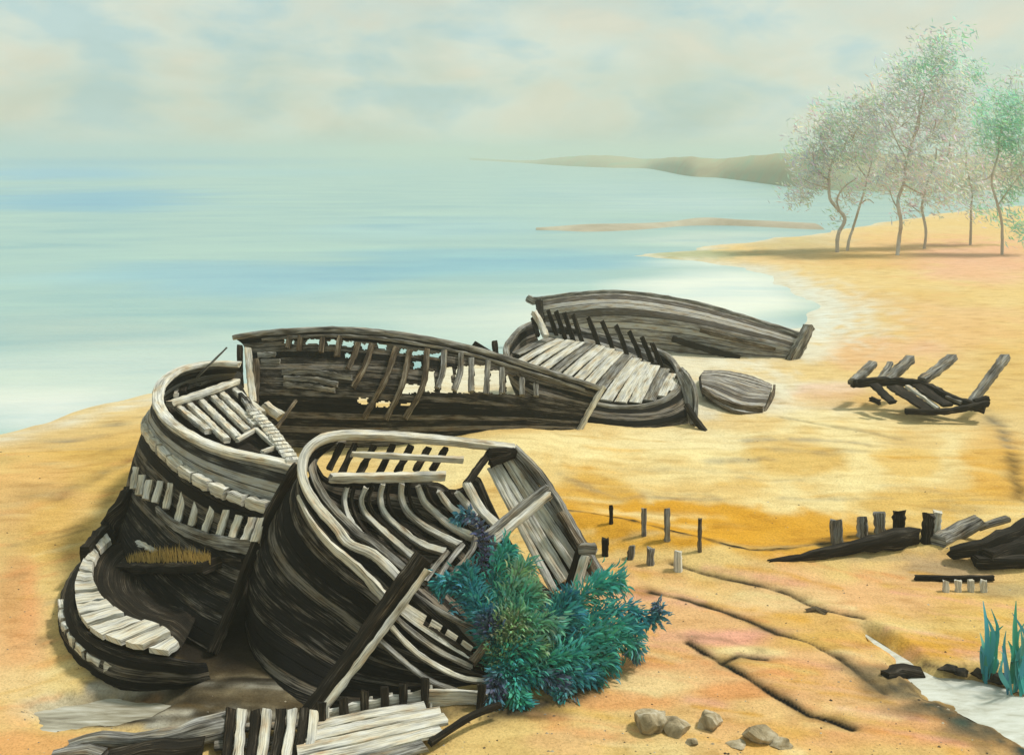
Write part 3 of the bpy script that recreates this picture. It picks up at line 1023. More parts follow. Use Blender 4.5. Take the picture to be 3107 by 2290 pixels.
# ================================================================== RING: low broken hull bottom at the foot of wreck A
tR = thing('hull_bottom', 'half buried hull bottom with a curved ring of pale short blocks, in dark mud', 'boat wreck', Z(120, 660, 0.0))
ro = [(118, 527), (98, 544), (84, 562), (76, 586), (78, 610), (89, 627), (111, 640), (135, 647), (174, 652)]
ri = [(124, 535), (104, 548), (95, 562), (93, 578), (100, 594), (121, 613), (143, 622), (164, 629), (181, 645)]
O_ = cr([Z(a_, c_, 0.40) for a_, c_ in ro], 140)
I_ = cr([Z(a_, c_, 0.42) for a_, c_ in ri], 140)
b = MB()
cuts = [10, 24, 37, 49, 60, 70, 80, 90, 100, 111, 121, 130, 139]
blocks = list(zip(cuts[:-1], cuts[1:]))
for c0, c1 in blocks:
    c1 -= 2
    q = np.array([[O_[c0], I_[c0]], [(O_[(c0 + c1) // 2]), (I_[(c0 + c1) // 2])], [O_[c1], I_[c1]]])
    q = q + np.array([0, 0, random.uniform(-0.015, 0.02)])
    k_ = np.linspace(0, 1, 5)
    g_ = np.stack([q[:, 0] * (1 - s_) + q[:, 1] * s_ for s_ in k_], 0)
    b.shell(g_, 0.06, jit=0.02)
b.build('rim_blocks', M_pale, tR)
MB().beam([W(131, 494, 12.75), W(122, 512, 12.5), Z(110, 532, 0.36), Z(98, 545, 0.34), Z(86, 560, 0.32)], 0.12, 0.34, jit=0.08).build('strake', M_dark, tR)
base = cr([Z(a_, c_, 0.0) for a_, c_ in [(112, 530), (86, 555), (69, 580), (64, 604), (67, 627), (78, 648), (98, 669), (119, 679), (147, 680), (181, 677), (212, 670)]], 60)
Om = cr(np.vstack([O_[::6], [Z(190, 655, 0.34), Z(204, 657, 0.2)]]) - np.array([0, 0, 0.06]), 60)
out = []
for s_ in np.linspace(0, 1, 10):
    bul = 0.10 * math.sin(s_ * math.pi)
    c_ = Om * (1 - s_) + (base - np.array([0, 0, 0.15])) * s_
    ctr = np.array([-3.6, 10.6, 0])
    dd = (c_ - ctr) * np.array([1, 1, 0])
    dd /= np.linalg.norm(dd, axis=1)[:, None]
    out.append(c_ + dd * bul)
MB().shell(np.stack(out, 1), 0.05, jit=0.015).build('hull', M_tar, tR)
b = MB()
mid = cr([Z(a_, c_, 0.17) for a_, c_ in [(67, 598), (69, 615), (74, 627), (82, 641), (98, 655), (112, 662), (134, 666), (162, 664)]], 100)
for c0 in range(4, 96, 12):
    mm_ = mid[c0:c0 + 10].copy()
    dd = (mm_ - np.array([-3.6, 10.6, 0])) * np.array([1, 1, 0])
    mm_ += dd / np.linalg.norm(dd, axis=1)[:, None] * 0.05
    b.beam(mm_, 0.10, 0.10, n=4, jit=0.2)
b.build('rub_rail', M_pale, tR)
inn = []
Ib = I_[::3] - np.array([0, 0, 0.05])
for s_ in np.linspace(0, 1, 8):
    tgt = np.array([-3.55, 10.9, 0.10])
    c_ = Ib * (1 - s_) + tgt * s_
    c_[:, 2] = Ib[:, 2] * (1 - s_) ** 1.6 + 0.10 * (1 - (1 - s_) ** 1.6)
    inn.append(c_)
MB().shell(np.stack(inn, 1), 0.03, jit=0.01).build('inner_planking', M_dark, tR)
# dry grass strip on the ledge in the mud
b = MB()
for i in range(420):
    u_ = random.random()
    p0 = W(130 + 78 * u_, 557.5, 11.62 - 1.02 * u_)
    p0 = p0 + np.array([random.gauss(0, 0.03), random.gauss(0, 0.03), 0])
    hgt = 0.05 + 0.09 * math.sin(math.pi * u_) * random.uniform(0.5, 1.3)
    dx, dy = random.gauss(0, 0.03), random.gauss(0, 0.03)
    w_ = 0.006
    i0 = len(b.v)
    b.v += [p0 + np.array([-w_, 0, -0.05]), p0 + np.array([w_, 0, -0.05]), p0 + np.array([dx, dy, hgt])]
    b.face((i0, i0 + 1, i0 + 2), ((0, 0), (1, 0), (0, 1)), (*(np.array([0.55, 0.38, 0.12]) * random.uniform(0.6, 1.1)), 1))
tag(b.build('dry_grass', M_leaf, smooth=0), kind='stuff')
ml = [W(124 + 88 * t_, 565 + 0.5 * math.sin(t_ * 5), 11.72 - 1.05 * t_) for t_ in np.linspace(0, 1, 12)]
o = MB().beam(ml, 0.34, 0.15, jit=0.1, taper=(0.8, 0.8)).build('ledge_timber', M_dark)
tag(o, 'dark timber ledge topped with dry yellow grass on the side of the round boat', 'timber')
o = MB().beam([W(141, 541, 11.95), W(148, 546, 11.7), W(155, 551, 11.5)], 0.13, 0.07, jit=0.2, taper=(1, 0.4)).build('wood_chip', M_pale)
tag(o, 'pale wood splinter above the strip of dry grass', 'wood fragment')

# ================================================================== WRECK B: long black hull with open ribs
tB = thing('wrecked_boat', 'long black hull with open ribs and a light line down its stem', 'boat wreck', Z(420, 436, 0.0))
railB = [(234, 337, 17.9), (262, 333, 17.7), (300, 330, 17.5), (335, 329, 17.4), (370, 331, 17.35), (405, 335, 17.35), (440, 341, 17.45), (470, 347.5, 17.6),
         (500, 356, 17.75), (530, 365.5, 17.95), (560, 375, 18.1), (585, 383, 18.25), (603, 389, 18.4)]
bandB = [(246, 350, 17.7), (275, 348, 17.55), (305, 347, 17.4), (340, 347, 17.3), (372, 349, 17.25), (405, 352, 17.25), (440, 357, 17.35), (470, 363, 17.5),
         (500, 371, 17.65), (530, 380, 17.9), (558, 388, 18.05), (580, 392, 18.2), (599, 394, 18.38)]
midB = [(250, 392, 17.2), (280, 394, 17.1), (310, 395, 17.0), (345, 396, 16.95), (375, 396, 16.95), (405, 396, 17.0), (440, 395, 17.1), (470, 394, 17.3), (500, 395, 17.5),
        (530, 397, 17.75), (555, 399, 17.95), (575, 401, 18.15), (594, 403, 18.36)]
botB = [(255, 446, 17.3), (285, 446, 17.2), (315, 447, 17.1), (345, 447, 17.1), (375, 446, 17.15), (405, 444, 17.2), (440, 442, 17.3), (470, 440, 17.45), (500, 438, 17.6),
        (525, 436, 17.8), (545, 435, 17.95), (562, 434, 18.1), (577, 433, 18.3)]
gB_ = loft([railB, bandB, midB, botB], 300, 110)
bx, by = on_px(gB_)
holes = [(283, 293, 338.5, 343), (305, 321, 339, 344), (326, 338, 339, 345), (342, 353, 340, 346), (360, 371, 342, 348), (377, 386, 343, 348), (400, 406, 347, 352), (412, 424, 350, 355), (428, 440, 352, 357),
         (400, 421, 383, 392), (375, 390, 400, 406), (357, 368, 397, 403), (400, 410, 402, 405), (425, 434, 370, 391), (440, 452, 366, 391), (455, 469, 364, 392), (473, 486, 364, 392),
         (489, 501, 368, 393), (505, 520, 374, 393), (524, 534, 381, 394), (412, 420, 360, 368), (345, 352, 352, 357)]


NB1 = fbm(by * 0.30 + 5, bx * 0.1, 91, 2)
NB2 = fbm(bx * 0.22, by * 0.1 + 9, 93, 3)


def skipB(i, j):
    x_, y_ = bx[i, j], by[i, j]
    w1 = 3.4 * (NB1[i, j] - 0.5)
    w2 = 4.2 * (NB2[i, j] - 0.5)
    return any(a_ + w1 < x_ < c_ + w1 and d_ + w2 < y_ < e_ + w2 for a_, c_, d_, e_ in holes)


MB().shell(gB_, 0.05, skip=skipB, jit=0.01).build('hull', M_midplank, tB)  # near-black planks: darkness of the hull's inside put into the colour
MB().beam(pd(railB, 50), 0.16, 0.09, jit=0.08).build('gunwale', M_grey, tB)
MB().beam(pd([(p_[0], p_[1] + 6.5, p_[2] - 0.10) for p_ in railB[1:-1]], 50), 0.05, 0.05, jit=0.15).build('rub_rail', M_grey, tB)


def dB(px, py):
    i_ = np.argmin((bx - px) ** 2 + (by - py) ** 2)
    q = gB_.reshape(-1, 3)[i_]
    return float((q - C0) @ Fv)


for pts in [[(290, 336), (288, 348)], [(301, 336), (299, 350)], [(323, 336), (321, 352)], [(340, 336), (337, 356)], [(358, 343), (354, 355), (348, 368)], [(372, 344), (365, 365), (353, 387)],
            [(396, 347), (385, 380), (364, 417)], [(410, 349), (402, 385), (386, 419)], [(427, 349), (423, 385), (405, 418)], [(444, 351), (443, 370), (437, 388)],
            [(461, 354), (460, 372), (454, 390)], [(471, 358), (471, 391)], [(488, 361), (486, 393)], [(502, 368), (502, 393)], [(522, 378), (522, 395)], [(536, 384), (536, 396)]]:
    MB().beam(PL(*[(x_, y_, dB(x_, y_) - 0.06) for x_, y_ in pts]), 0.10, 0.08, up=(0, 1, 0), jit=0.1).build('rib', M_brown if pts[0][0] < 430 else M_grey, tB)
for pts in [[(282, 372), (310, 371), (340, 376), (352, 377)], [(284, 378), (312, 379), (338, 384)], [(284, 384), (315, 387), (335, 390)], [(258, 355), (276, 354)], [(262, 362), (280, 361)]]:
    MB().beam(PL(*[(x_, y_, dB(x_, y_) - 0.06) for x_, y_ in pts]), 0.05, 0.09, jit=0.2, up=(0, 0.2, 1)).build('loose_plank', M_grey, tB)
MB().beam(PL((604, 386, 18.35), (596, 399, 18.28), (586, 417, 18.22), (577, 434, 18.2)), 0.07, 0.10, jit=0.12).build('stem_post', M_pale, tB)
MB().beam(PL((240, 345, 17.5), (240, 365, 17.4), (241, 386, 17.2)), 0.10, 0.12).build('end_post', M_dark, tB)
MB().beam(PL((248, 348, 17.35), (250, 372, 17.2), (253, 402, 16.9)), 0.12, 0.12, jit=0.1).build('end_post', M_pale, tB)
MB().beam(PL((256, 360, 17.3), (256, 385, 17.1), (254, 410, 16.9)), 0.12, 0.10, jit=0.1).build('end_post', M_brown, tB)
MB().beam(PL((474, 343, 17.7), (490, 353, 17.75)), 0.06, 0.10).build('rail_stub', M_dark, tB)
MB().beam(PL((494.5, 341, 17.85), (496, 354, 17.8)), 0.10, 0.08).build('rail_stub', M_dark, tB)
o = MB().beam(PL((264, 405, 16.3), (272, 410, 16.25), (281, 416, 16.2)), 0.17, 0.14, ch=0.4, jit=0.15).build('timber_block', M_pale)
tag(o, 'pale rounded block in the dark beside the slatted deck edge', 'timber block')
o = MB().beam(PL((277, 427, 16.0), (287, 413, 16.2), (296, 400, 16.5)), 0.05, 0.05, jit=0.15).build('broken_timber', M_brown)
tag(o, 'brown broken stick leaning inside the long black hull', 'timber')

# ================================================================== WRECK C: the open boat in front
A_, B_, D_ = (302, 468, 10.4), (514, 448, 11.8), (500, 680, 9.7)
Mx = np.array([[1, q[0], q[1]] for q in (A_, B_, D_)])
cf = np.linalg.solve(Mx, np.array([1 / q[2] for q in (A_, B_, D_)]))


def dC(px, py, rec=0.0):
    return 1 / (cf[0] + cf[1] * px + cf[2] * py) + rec


def PC(*pts):
    return [W(x_, y_, dC(x_, y_, r_)) for x_, y_, r_ in pts]


tC = thing('wrecked_boat', 'open wreck with curved pale ribs showing, heeled over beside the teal shrub', 'boat wreck', Z(420, 690, 0.0))
rimC = [(514, 448, 11.8), (480, 444, 11.6), (449, 440.5, 11.4), (397, 436, 11.1), (360, 434.5, 10.9), (342, 435, 10.8), (322, 439, 10.65), (307, 451, 10.5), (302, 468, 10.4),
        (306, 487, 10.28), (319, 508, 10.15), (338, 529, 10.02), (345, 540, 9.97), (355, 547, 9.93), (371, 553, 9.9), (385, 564, 9.83), (400, 579, 9.75)]
nearC = rimC[5:] + [(425, 603, 9.68), (450, 626, 9.66), (480, 652, 9.66), (500, 668, 9.68)]
secC = [(312, 462, 10.75), (300, 478, 10.55), (297, 497, 10.38), (312, 522, 10.15), (332, 546, 10.0), (358, 568, 9.86), (384, 596, 9.75), (412, 630, 9.66), (440, 660, 9.62), (470, 675, 9.62), (500, 680, 9.65)]
thirdC = [(296, 485, 11.2), (272, 520, 10.9), (257, 560, 10.5), (264, 600, 10.1), (288, 635, 9.82), (322, 662, 9.62), (362, 682, 9.5), (400, 691, 9.46), (440, 694, 9.48), (470, 693, 9.53), (500, 690, 9.6)]
botC = [(275, 560, 11.6), (254, 600, 11.2), (246, 640, 10.7), (258, 680, 10.0), (284, 706, 9.45), (325, 717, 9.2), (365, 717, 9.2), (400, 712, 9.25), (440, 704, 9.38), (470, 699, 9.48), (500, 695, 9.55)]
MB().shell(loft([nearC, secC, thirdC, botC], 70, 34), 0.05, jit=0.008).build('hull', M_tar, tC)
MB().beam(pd(rimC, 60), 0.10, 0.10, up=(0, -0.6, 0.8), jit=0.05, ch=0.3).build('gunwale', M_pale, tC)
MB().beam(PC((344, 443, .12), (332, 445, .12), (318, 452, .12), (312, 464, .12), (315, 479, .12), (323, 495, .14), (335, 511, .16), (348, 524, .16), (358, 534, .14), (371, 541, .1), (390, 557, .06), (405, 570, .05)),
          0.085, 0.09, jit=0.06, up=(0, -0.6, 0.8)).build('inner_rail', M_grey, tC)
MB().beam(pd([(298, 496, 10.28), (312, 522, 10.05), (332, 546, 9.92), (358, 568, 9.78), (385, 597, 9.66)], 30), 0.05, 0.10, jit=0.1, taper=(0.5, 1.1)).build('rub_rail', M_pale, tC)
for pts in [[(300, 545), (330, 590), (360, 622)], [(290, 580), (318, 625), (350, 655)], [(306, 610), (320, 650), (337, 665)], [(340, 575), (365, 605), (385, 628)]]:
    MB().beam(PL(*[(x_, y_, 9.9 + 0.0035 * (640 - y_) + 0.003 * max(0, 330 - x_) - 0.05) for x_, y_ in pts]), 0.03, 0.05, jit=0.2, taper=(0.4, 1)).build('strake', M_brown, tC)
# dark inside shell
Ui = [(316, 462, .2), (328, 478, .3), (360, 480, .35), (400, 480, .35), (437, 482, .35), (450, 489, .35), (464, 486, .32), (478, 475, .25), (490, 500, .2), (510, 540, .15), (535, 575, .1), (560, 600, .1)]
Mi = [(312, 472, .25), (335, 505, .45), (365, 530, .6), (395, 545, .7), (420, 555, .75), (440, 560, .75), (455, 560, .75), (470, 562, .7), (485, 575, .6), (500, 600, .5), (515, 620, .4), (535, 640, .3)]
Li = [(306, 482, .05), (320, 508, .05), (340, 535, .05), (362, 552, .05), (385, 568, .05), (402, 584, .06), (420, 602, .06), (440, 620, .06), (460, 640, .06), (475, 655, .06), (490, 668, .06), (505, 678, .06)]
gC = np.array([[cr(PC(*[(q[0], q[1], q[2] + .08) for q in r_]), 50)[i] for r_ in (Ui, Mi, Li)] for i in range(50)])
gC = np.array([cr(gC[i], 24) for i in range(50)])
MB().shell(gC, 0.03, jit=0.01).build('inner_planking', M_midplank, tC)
ribs = [[(347, 487, .25), (344, 500, .34), (348, 516, .38), (358, 532, .34), (376, 547, .2), (399, 567, .12), (410, 574, .1)],
        [(366, 487, .28), (361, 499, .42), (365, 513, .5), (381, 529, .5), (403, 549, .42), (420, 562, .35)],
        [(383, 484, .3), (380, 496, .46), (384, 512, .55), (397, 526, .6), (420, 543, .55), (446, 552, .5)],
        [(402, 482, .3), (401, 495, .46), (407, 511, .58), (423, 525, .63), (442, 536, .6), (460, 545, .52)],
        [(418, 486, .3), (424, 501, .48), (436, 513, .58), (453, 527, .6), (473, 537, .5)],
        [(439, 491, .3), (449, 505, .45), (463, 516, .5), (478, 524, .45)],
        [(456, 491, .28), (467, 504, .4), (478, 515, .4)]]
for k_, r_ in enumerate(ribs):
    MB().beam(PC(*r_), 0.072, 0.10, up=(0.3, -0.75, 0.55), jit=0.09, taper=(0.75, 1.2)).build('rib', M_pale, tC)
    MB().beam(PC(*[(x_ + 7.5, y_ - 1, q_ + .04) for x_, y_, q_ in r_[:-1]]), 0.04, 0.08, up=(0.3, -0.75, 0.55), jit=0.1).build('rib', M_dark, tC)  # dark strip painting the shaded side of each rib
MB().beam(PC((466, 482, .15), (473, 495, .18), (480, 508, .2), (496, 524, .22)), 0.10, 0.07, up=(0.3, -0.75, 0.55)).build('rib', M_pale, tC)
for r_ in [[(447, 552, .45), (436, 565, .35), (424, 582, .22)], [(462, 545, .46), (449, 561, .36), (436, 581, .22)], [(475, 537, .42), (473, 548, .42), (462, 563, .34), (443, 584, .2)]]:
    MB().beam(PC(*r_), 0.06, 0.08, up=(0.3, -0.75, 0.55), jit=0.08).build('knee', M_grey, tC)
for (x0, y0), (x1, y1) in [((342, 443), (329, 469)), ((355, 444), (341, 474)), ((374, 445), (359, 474)), ((393, 445), (379, 473)), ((411, 446), (397, 472)), ((429, 447), (415, 471)), ((446, 448), (432, 470))]:
    MB().beam(PC((x0, y0, .06), (x1, y1, .18)), 0.075, 0.05, up=(0, -0.6, 0.8), jit=0.12).build('frame', M_dark, tC)
MB().beam(PC((351, 453.5, .0), (400, 456, .0), (463, 459.5, .0)), 0.05, 0.075, up=(0, -0.4, 0.9), jit=0.08, taper=(.8, 1)).build('stringer', M_pale, tC)
MB().beam(PC((330, 477.5, .1), (385, 477, .1), (445, 475.5, .1)), 0.08, 0.10, up=(0, -0.4, 0.9), jit=0.07).build('stringer', M_pale, tC)
MB().beam(PC((491, 451, .05), (480, 465, .1), (467, 483, .15)), 0.09, 0.08, up=(0.3, -0.75, 0.55), jit=0.12).build('frame', M_dark, tC)
b = MB().beam(PL((488, 452, 11.6), (514, 452, 11.75)), 0.10, 0.12, jit=0.1).beam(PL((490, 462, 11.6), (510, 455, 11.7)), 0.08, 0.10, jit=0.15)
b.build('breasthook', M_dark, tC)
# right-hand planking
TL, TR, BR, BL = (487, 468, 11.75), (515, 453, 11.82), (601, 573, 11.4), (550, 592, 11.1)
nb = 6
q0, q1, q2 = PL(TL, TR, BL)
pn_ = np.cross(q1 - q0, q2 - q0)
pn_ /= np.linalg.norm(pn_)
pback = np.array([PL(TL, BL), PL(TR, BR)])
MB().shell(np.array([cr(pback[0], 12), cr(pback[1], 12)]) + np.array([0.02, 0.06, -0.03]), 0.02).build('side_panel', M_dark, tC)
for k_ in range(nb):
    f0 = (k_ + 0.5) / nb
    a_ = [TL[i] * (1 - f0) + TR[i] * f0 for i in range(3)]
    c_ = [BL[i] * (1 - f0) + BR[i] * f0 for i in range(3)]
    m_ = [(a_[i] + c_[i]) / 2 for i in range(3)]
    a_[1] += random.uniform(-3, 3)
    c_[1] += random.uniform(-8, 4)
    MB().beam(PL(a_, m_, c_), 0.076, 0.03, up=pn_, jit=0.05, taper=(0.8, 1.25)).build('side_plank', M_pale if k_ != 5 else M_grey, tC)
MB().beam(PL((514, 448, 11.78), (533, 468, 11.7), (550, 490, 11.6), (577, 535, 11.45), (601, 575, 11.3)), 0.10, 0.10, jit=0.09).build('gunwale', M_grey, tC)
MB().beam(PL((560, 512, 11.4), (578, 542, 11.3), (592, 566, 11.2)), 0.10, 0.06, jit=0.12).build('brace', M_brown, tC)
b = MB()
b.beam(PL((547, 487, 11.3), (520, 508, 11.1), (486, 536, 10.75)), 0.085, 0.08, jit=0.07)
b.build('cross_beam', M_grey, tC)
MB().beam(PL((549, 494, 11.26), (524, 515, 11.06), (493, 541, 10.72)), 0.09, 0.08, jit=0.07).build('cross_beam', M_pale, tC)
MB().beam(PL((586, 555, 11.05), (573, 598, 10.95)), 0.10, 0.09, jit=0.08).build('brace', M_pale, tC)
MB().beam(PL((579, 551, 11.1), (568, 588, 11.0)), 0.07, 0.09, jit=0.08).build('brace', M_dark, tC)
MB().beam(PL((589, 560, 11.05), (599, 592, 10.95)), 0.07, 0.07, jit=0.08).build('brace', M_brown, tC)
MB().beam(PL((580, 548, 11.08), (597, 548, 11.08)), 0.10, 0.10, jit=0.12).build('brace', M_grey, tC)
# lower strakes and torn plank
for pts, m_, w_ in [([(414, 594, 9.75), (440, 611, 9.7), (472, 628, 9.68)], M_grey, .07), ([(395, 616, 9.6), (414, 633, 9.55), (440, 651, 9.52), (472, 667, 9.52)], M_grey, .06),
                    ([(392, 627, 9.52), (414, 650, 9.46), (440, 667, 9.43), (465, 678, 9.43), (488, 680, 9.46)], M_pale, .055), ([(378, 638, 9.48), (404, 661, 9.42), (430, 680, 9.38), (458, 691, 9.38)], M_grey, .06),
                    ([(400, 600, 9.72), (430, 628, 9.62), (470, 655, 9.58)], M_dark, .12)]:
    MB().beam(pd(pts, 20), 0.05, w_, up=(0.2, -0.7, 0.7), jit=0.1).build('strake', m_, tC)
gt = loft([[(402, 600, 9.66), (422, 612, 9.62), (450, 630, 9.6), (478, 650, 9.6)], [(398, 612, 9.6), (418, 627, 9.57), (444, 644, 9.55), (472, 660, 9.55)]], 60, 10)


def skipT(i, j):
    return j < 6 and (i % 12) in (7, 8, 9, 10) and i > 10


MB().shell(gt, 0.04, skip=skipT, jit=0.008).build('torn_plank', M_pale, tC)
MB().beam(PL((489, 640, 9.55), (472, 662, 9.5)), 0.09, 0.06, jit=0.1).build('torn_plank', M_brown, tC)

tT = thing('leaning_timber', 'long dark timber leaning diagonally on the open wreck', 'timber', Z(310, 713, 0.0))
MB().beam(PL((424, 556, 9.58), (370, 631, 9.35), (309, 715, 9.05)), 0.14, 0.16, up=(-0.6, -0.6, 0.5), jit=0.06).build('timber', M_dark, tT)
MB().beam(PL((428, 569, 9.48), (376, 640, 9.25), (319, 714, 8.99)), 0.05, 0.06, up=(-0.6, -0.6, 0.5), jit=0.14).build('edge_strip', M_pale, tT)

# ================================================================== broken planking at the bottom edge
tE = thing('broken_hull_side', 'pale flat broken hull side with dark rib stubs, below the leaning timber', 'boat wreck', Z(340, 735, 0.0))
for pts, w_, m_ in [([(308, 728, 8.86), (360, 716, 9.0), (425, 706, 9.16)], .13, M_pale), ([(304, 738, 8.72), (365, 725, 8.86), (440, 711, 9.05)], .14, M_pale), ([(298, 750, 8.56), (370, 735, 8.7), (446, 718, 8.92)], .15, M_pale),
                    ([(292, 764, 8.4), (370, 747, 8.56), (440, 729, 8.8)], .15, M_pale), ([(300, 778, 8.25), (370, 760, 8.4), (425, 745, 8.6)], .14, M_grey), ([(430, 742, 8.62), (470, 716, 8.92), (500, 704, 9.1)], .06, M_dark)]:
    MB().beam(pd([(a_, c_, d_ - .10) for a_, c_, d_ in pts], 14), w_, 0.05, jit=0.06).build('plank', m_, tE)
b = MB().beam(pd([(316, 722, 8.93), (365, 709, 9.08), (425, 699, 9.23), (470, 698, 9.28), (488, 702, 9.23)], 20), 0.05, 0.17, jit=0.1)
b.build('bottom_strake', M_pale, tE)
for x_, yb, yt, d_ in [(322, 722, 703, 8.9), (344, 718, 699, 9.0), (365, 714, 692, 9.08), (385, 709, 688, 9.14), (403, 705, 685, 9.18), (425, 702, 680, 9.22), (481, 706, 685, 9.2)]:
    MB().beam(PL((x_, yb + 3, d_ - .06), (x_ + random.uniform(-1, 1), yt - 2, d_ - .02)), 0.075, 0.06, up=(0, 1, 0), jit=0.12).build('rib', M_dark, tE)
    MB().beam(PL((x_ + 6, yb + 5, d_), (x_ + 6, yt + 4, d_ + .06)), 0.025, 0.04, up=(0, 1, 0), jit=0.15).build('rib', M_pale, tE)
for x0, x1, m_ in [(231, 226, M_dark), (242, 238, M_pale), (256, 250, M_dark), (267, 261, M_pale), (281, 273, M_dark), (292, 285, M_pale), (304, 297, M_dark), (314, 309, M_pale)]:
    MB().beam(PL((x0, 710, 8.80), (x0 - 2, 733, 8.64), (x1 - 2, 775, 8.30)), 0.085, 0.08, up=(0, 0.3, 1), jit=0.12).build('rib', m_, tE)
for pts in [[(215, 745, 8.62), (270, 740, 8.7), (315, 736, 8.78)], [(212, 760, 8.46), (270, 756, 8.52), (315, 752, 8.58)], [(235, 728, 8.85), (270, 725, 8.9), (312, 722, 8.93)]]:
    MB().beam(pd([(a_, c_, d_ - .03) for a_, c_, d_ in pts], 10), 0.11, 0.04, jit=0.08).build('plank', M_grey, tE)

# ================================================================== WRECK F: decked boat beyond the black hull
tF = thing('wrecked_boat', 'grey decked boat wreck with pale deck boards and rounded dark end on the sand', 'boat wreck', Z(640, 434, 0.0))
rimF = [(535, 322, 21.6), (522, 328, 21.3), (512, 338, 20.9), (506, 350, 20.4), (512, 366, 19.9), (535, 383, 19.5), (565, 395, 19.2), (602, 405, 18.95), (635, 407, 18.85), (662, 401, 18.95), (678, 388, 19.3),
        (679, 372, 19.9), (668, 356, 20.5), (650, 348, 20.9), (625, 341, 21.2), (595, 334, 21.5), (560, 326, 21.7)]
lowF = [(545, 360, 21.6), (530, 366, 21.3), (520, 380, 20.9), (516, 392, 20.4), (525, 405, 19.9), (545, 418, 19.4), (570, 428, 19.0), (600, 434, 18.7), (635, 437, 18.55), (662, 434, 18.65), (690, 426, 18.95),
        (690, 412, 19.5), (675, 396, 20.2), (650, 386, 20.8), (625, 378, 21.1), (595, 370, 21.4), (565, 364, 21.6)]
mf = [tuple(np.array(a_) * 0.5 + np.array(c_) * 0.5 + np.array([(1 if a_[0] > 600 else -1) * 2.5, 0, -0.12])) for a_, c_ in zip(rimF, lowF)]
MB().shell(loft([rimF, mf, lowF], 90, 22), 0.05, jit=0.01).build('hull', M_midplank, tF)
MB().beam(pd(rimF, 80), 0.13, 0.08, jit=0.06).build('gunwale', M_grey, tF)
# deck boards run across the boat
up_e = cr(PL((548, 338, 21.2), (575, 341, 21.0), (605, 347, 20.75), (630, 356, 20.4), (650, 364, 20.1), (667, 370, 19.9), (676, 382, 19.5)), 60)
lo_e = cr(PL((514, 352, 20.5), (528, 370, 20.0), (552, 384, 19.6), (585, 395, 19.25), (620, 402, 19.0), (650, 400, 19.0), (674, 388, 19.35)), 60)
for i in range(15):
    i0 = int(i * 60 / 15) + 1
    MB().beam([up_e[i0], (up_e[i0] + lo_e[i0]) / 2 + np.array([0, 0, 0.02]), lo_e[i0]], 0.24, 0.04, jit=0.04).build('deck_board', M_pale if i % 4 else M_grey, tF)
dk = np.stack([up_e * (1 - s_) + lo_e * s_ - np.array([0, 0, 0.05]) for s_ in np.linspace(-0.05, 1.05, 8)], 1)
MB().shell(dk, 0.02).build('deck', M_dark, tF)
MB().beam(PL((640, 372, 20.0), (652, 391, 19.3)), 0.06, 0.05).build('deck_seam', M_brown, tF)
MB().beam(PL((620, 385, 19.6), (645, 378, 19.8), (664, 383, 19.5)), 0.06, 0.05).build('deck_seam', M_brown, tF)
# far bulwark
bul = [(545, 330, 21.8), (575, 335, 21.6), (605, 343, 21.3), (632, 354, 20.9), (650, 366, 20.5)]
MB().shell(loft([[(546, 322, 21.9), (578, 327, 21.7), (608, 335, 21.4), (636, 345, 21.0), (660, 356, 20.5)], [(546, 338, 21.6), (575, 342, 21.4), (604, 349, 21.1), (630, 359, 20.7), (652, 371, 20.2)]], 40, 8), 0.05).build('bulwark', M_greyplank, tF)
for (x0, y0), (x1, y1) in [((548, 310), (555, 330)), ((556, 311), (563, 331)), ((564, 312), (571, 333)), ((573, 314), (580, 335)), ((588, 317), (596, 337)), ((602, 321), (610, 340)), ((616, 325), (624, 345)),
                           ((629, 331), (638, 350)), ((642, 337), (650, 356)), ((652, 343), (660, 362))]:
    d_ = np.interp(x1, [550, 660], [21.7, 20.3])
    MB().beam(PL((x0, y0, d_ + .05), (x1, y1, d_), (x1 + 3, y1 + 10, d_ - .05)), 0.10, 0.08, up=(0, 1, 0), jit=0.1).build('frame', M_dark, tF)
MB().beam(PL((534, 312, 21.2), (540, 322, 21.1), (546, 336, 20.9)), 0.14, 0.12, jit=0.1).build('end_post', M_pale, tF)
MB().beam(PL((533, 318, 21.3), (538, 335, 21.0)), 0.09, 0.10, jit=0.1).build('end_post', M_dark, tF)
MB().beam(pd([(681, 370, 19.7), (689, 379, 19.3), (695, 392, 19.0), (696, 410, 18.8), (694, 424, 18.7)], 16), 0.08, 0.14, jit=0.08).build('stern_board', M_grey, tF)
MB().shell(loft([[(676, 372, 19.6), (683, 392, 19.2), (690, 424, 18.75)], [(683, 372, 19.5), (692, 388, 19.1), (694, 424, 18.7)]], 14, 5), 0.05).build('stern_board', M_grey, tF)
MB().beam(PL((686, 404, 18.75), (696, 420, 18.6), (705, 431, 18.5)), 0.10, 0.10, jit=0.1).build('stern_foot', M_dark, tF)  # dark beam standing in for a shadow-like foot at the stern

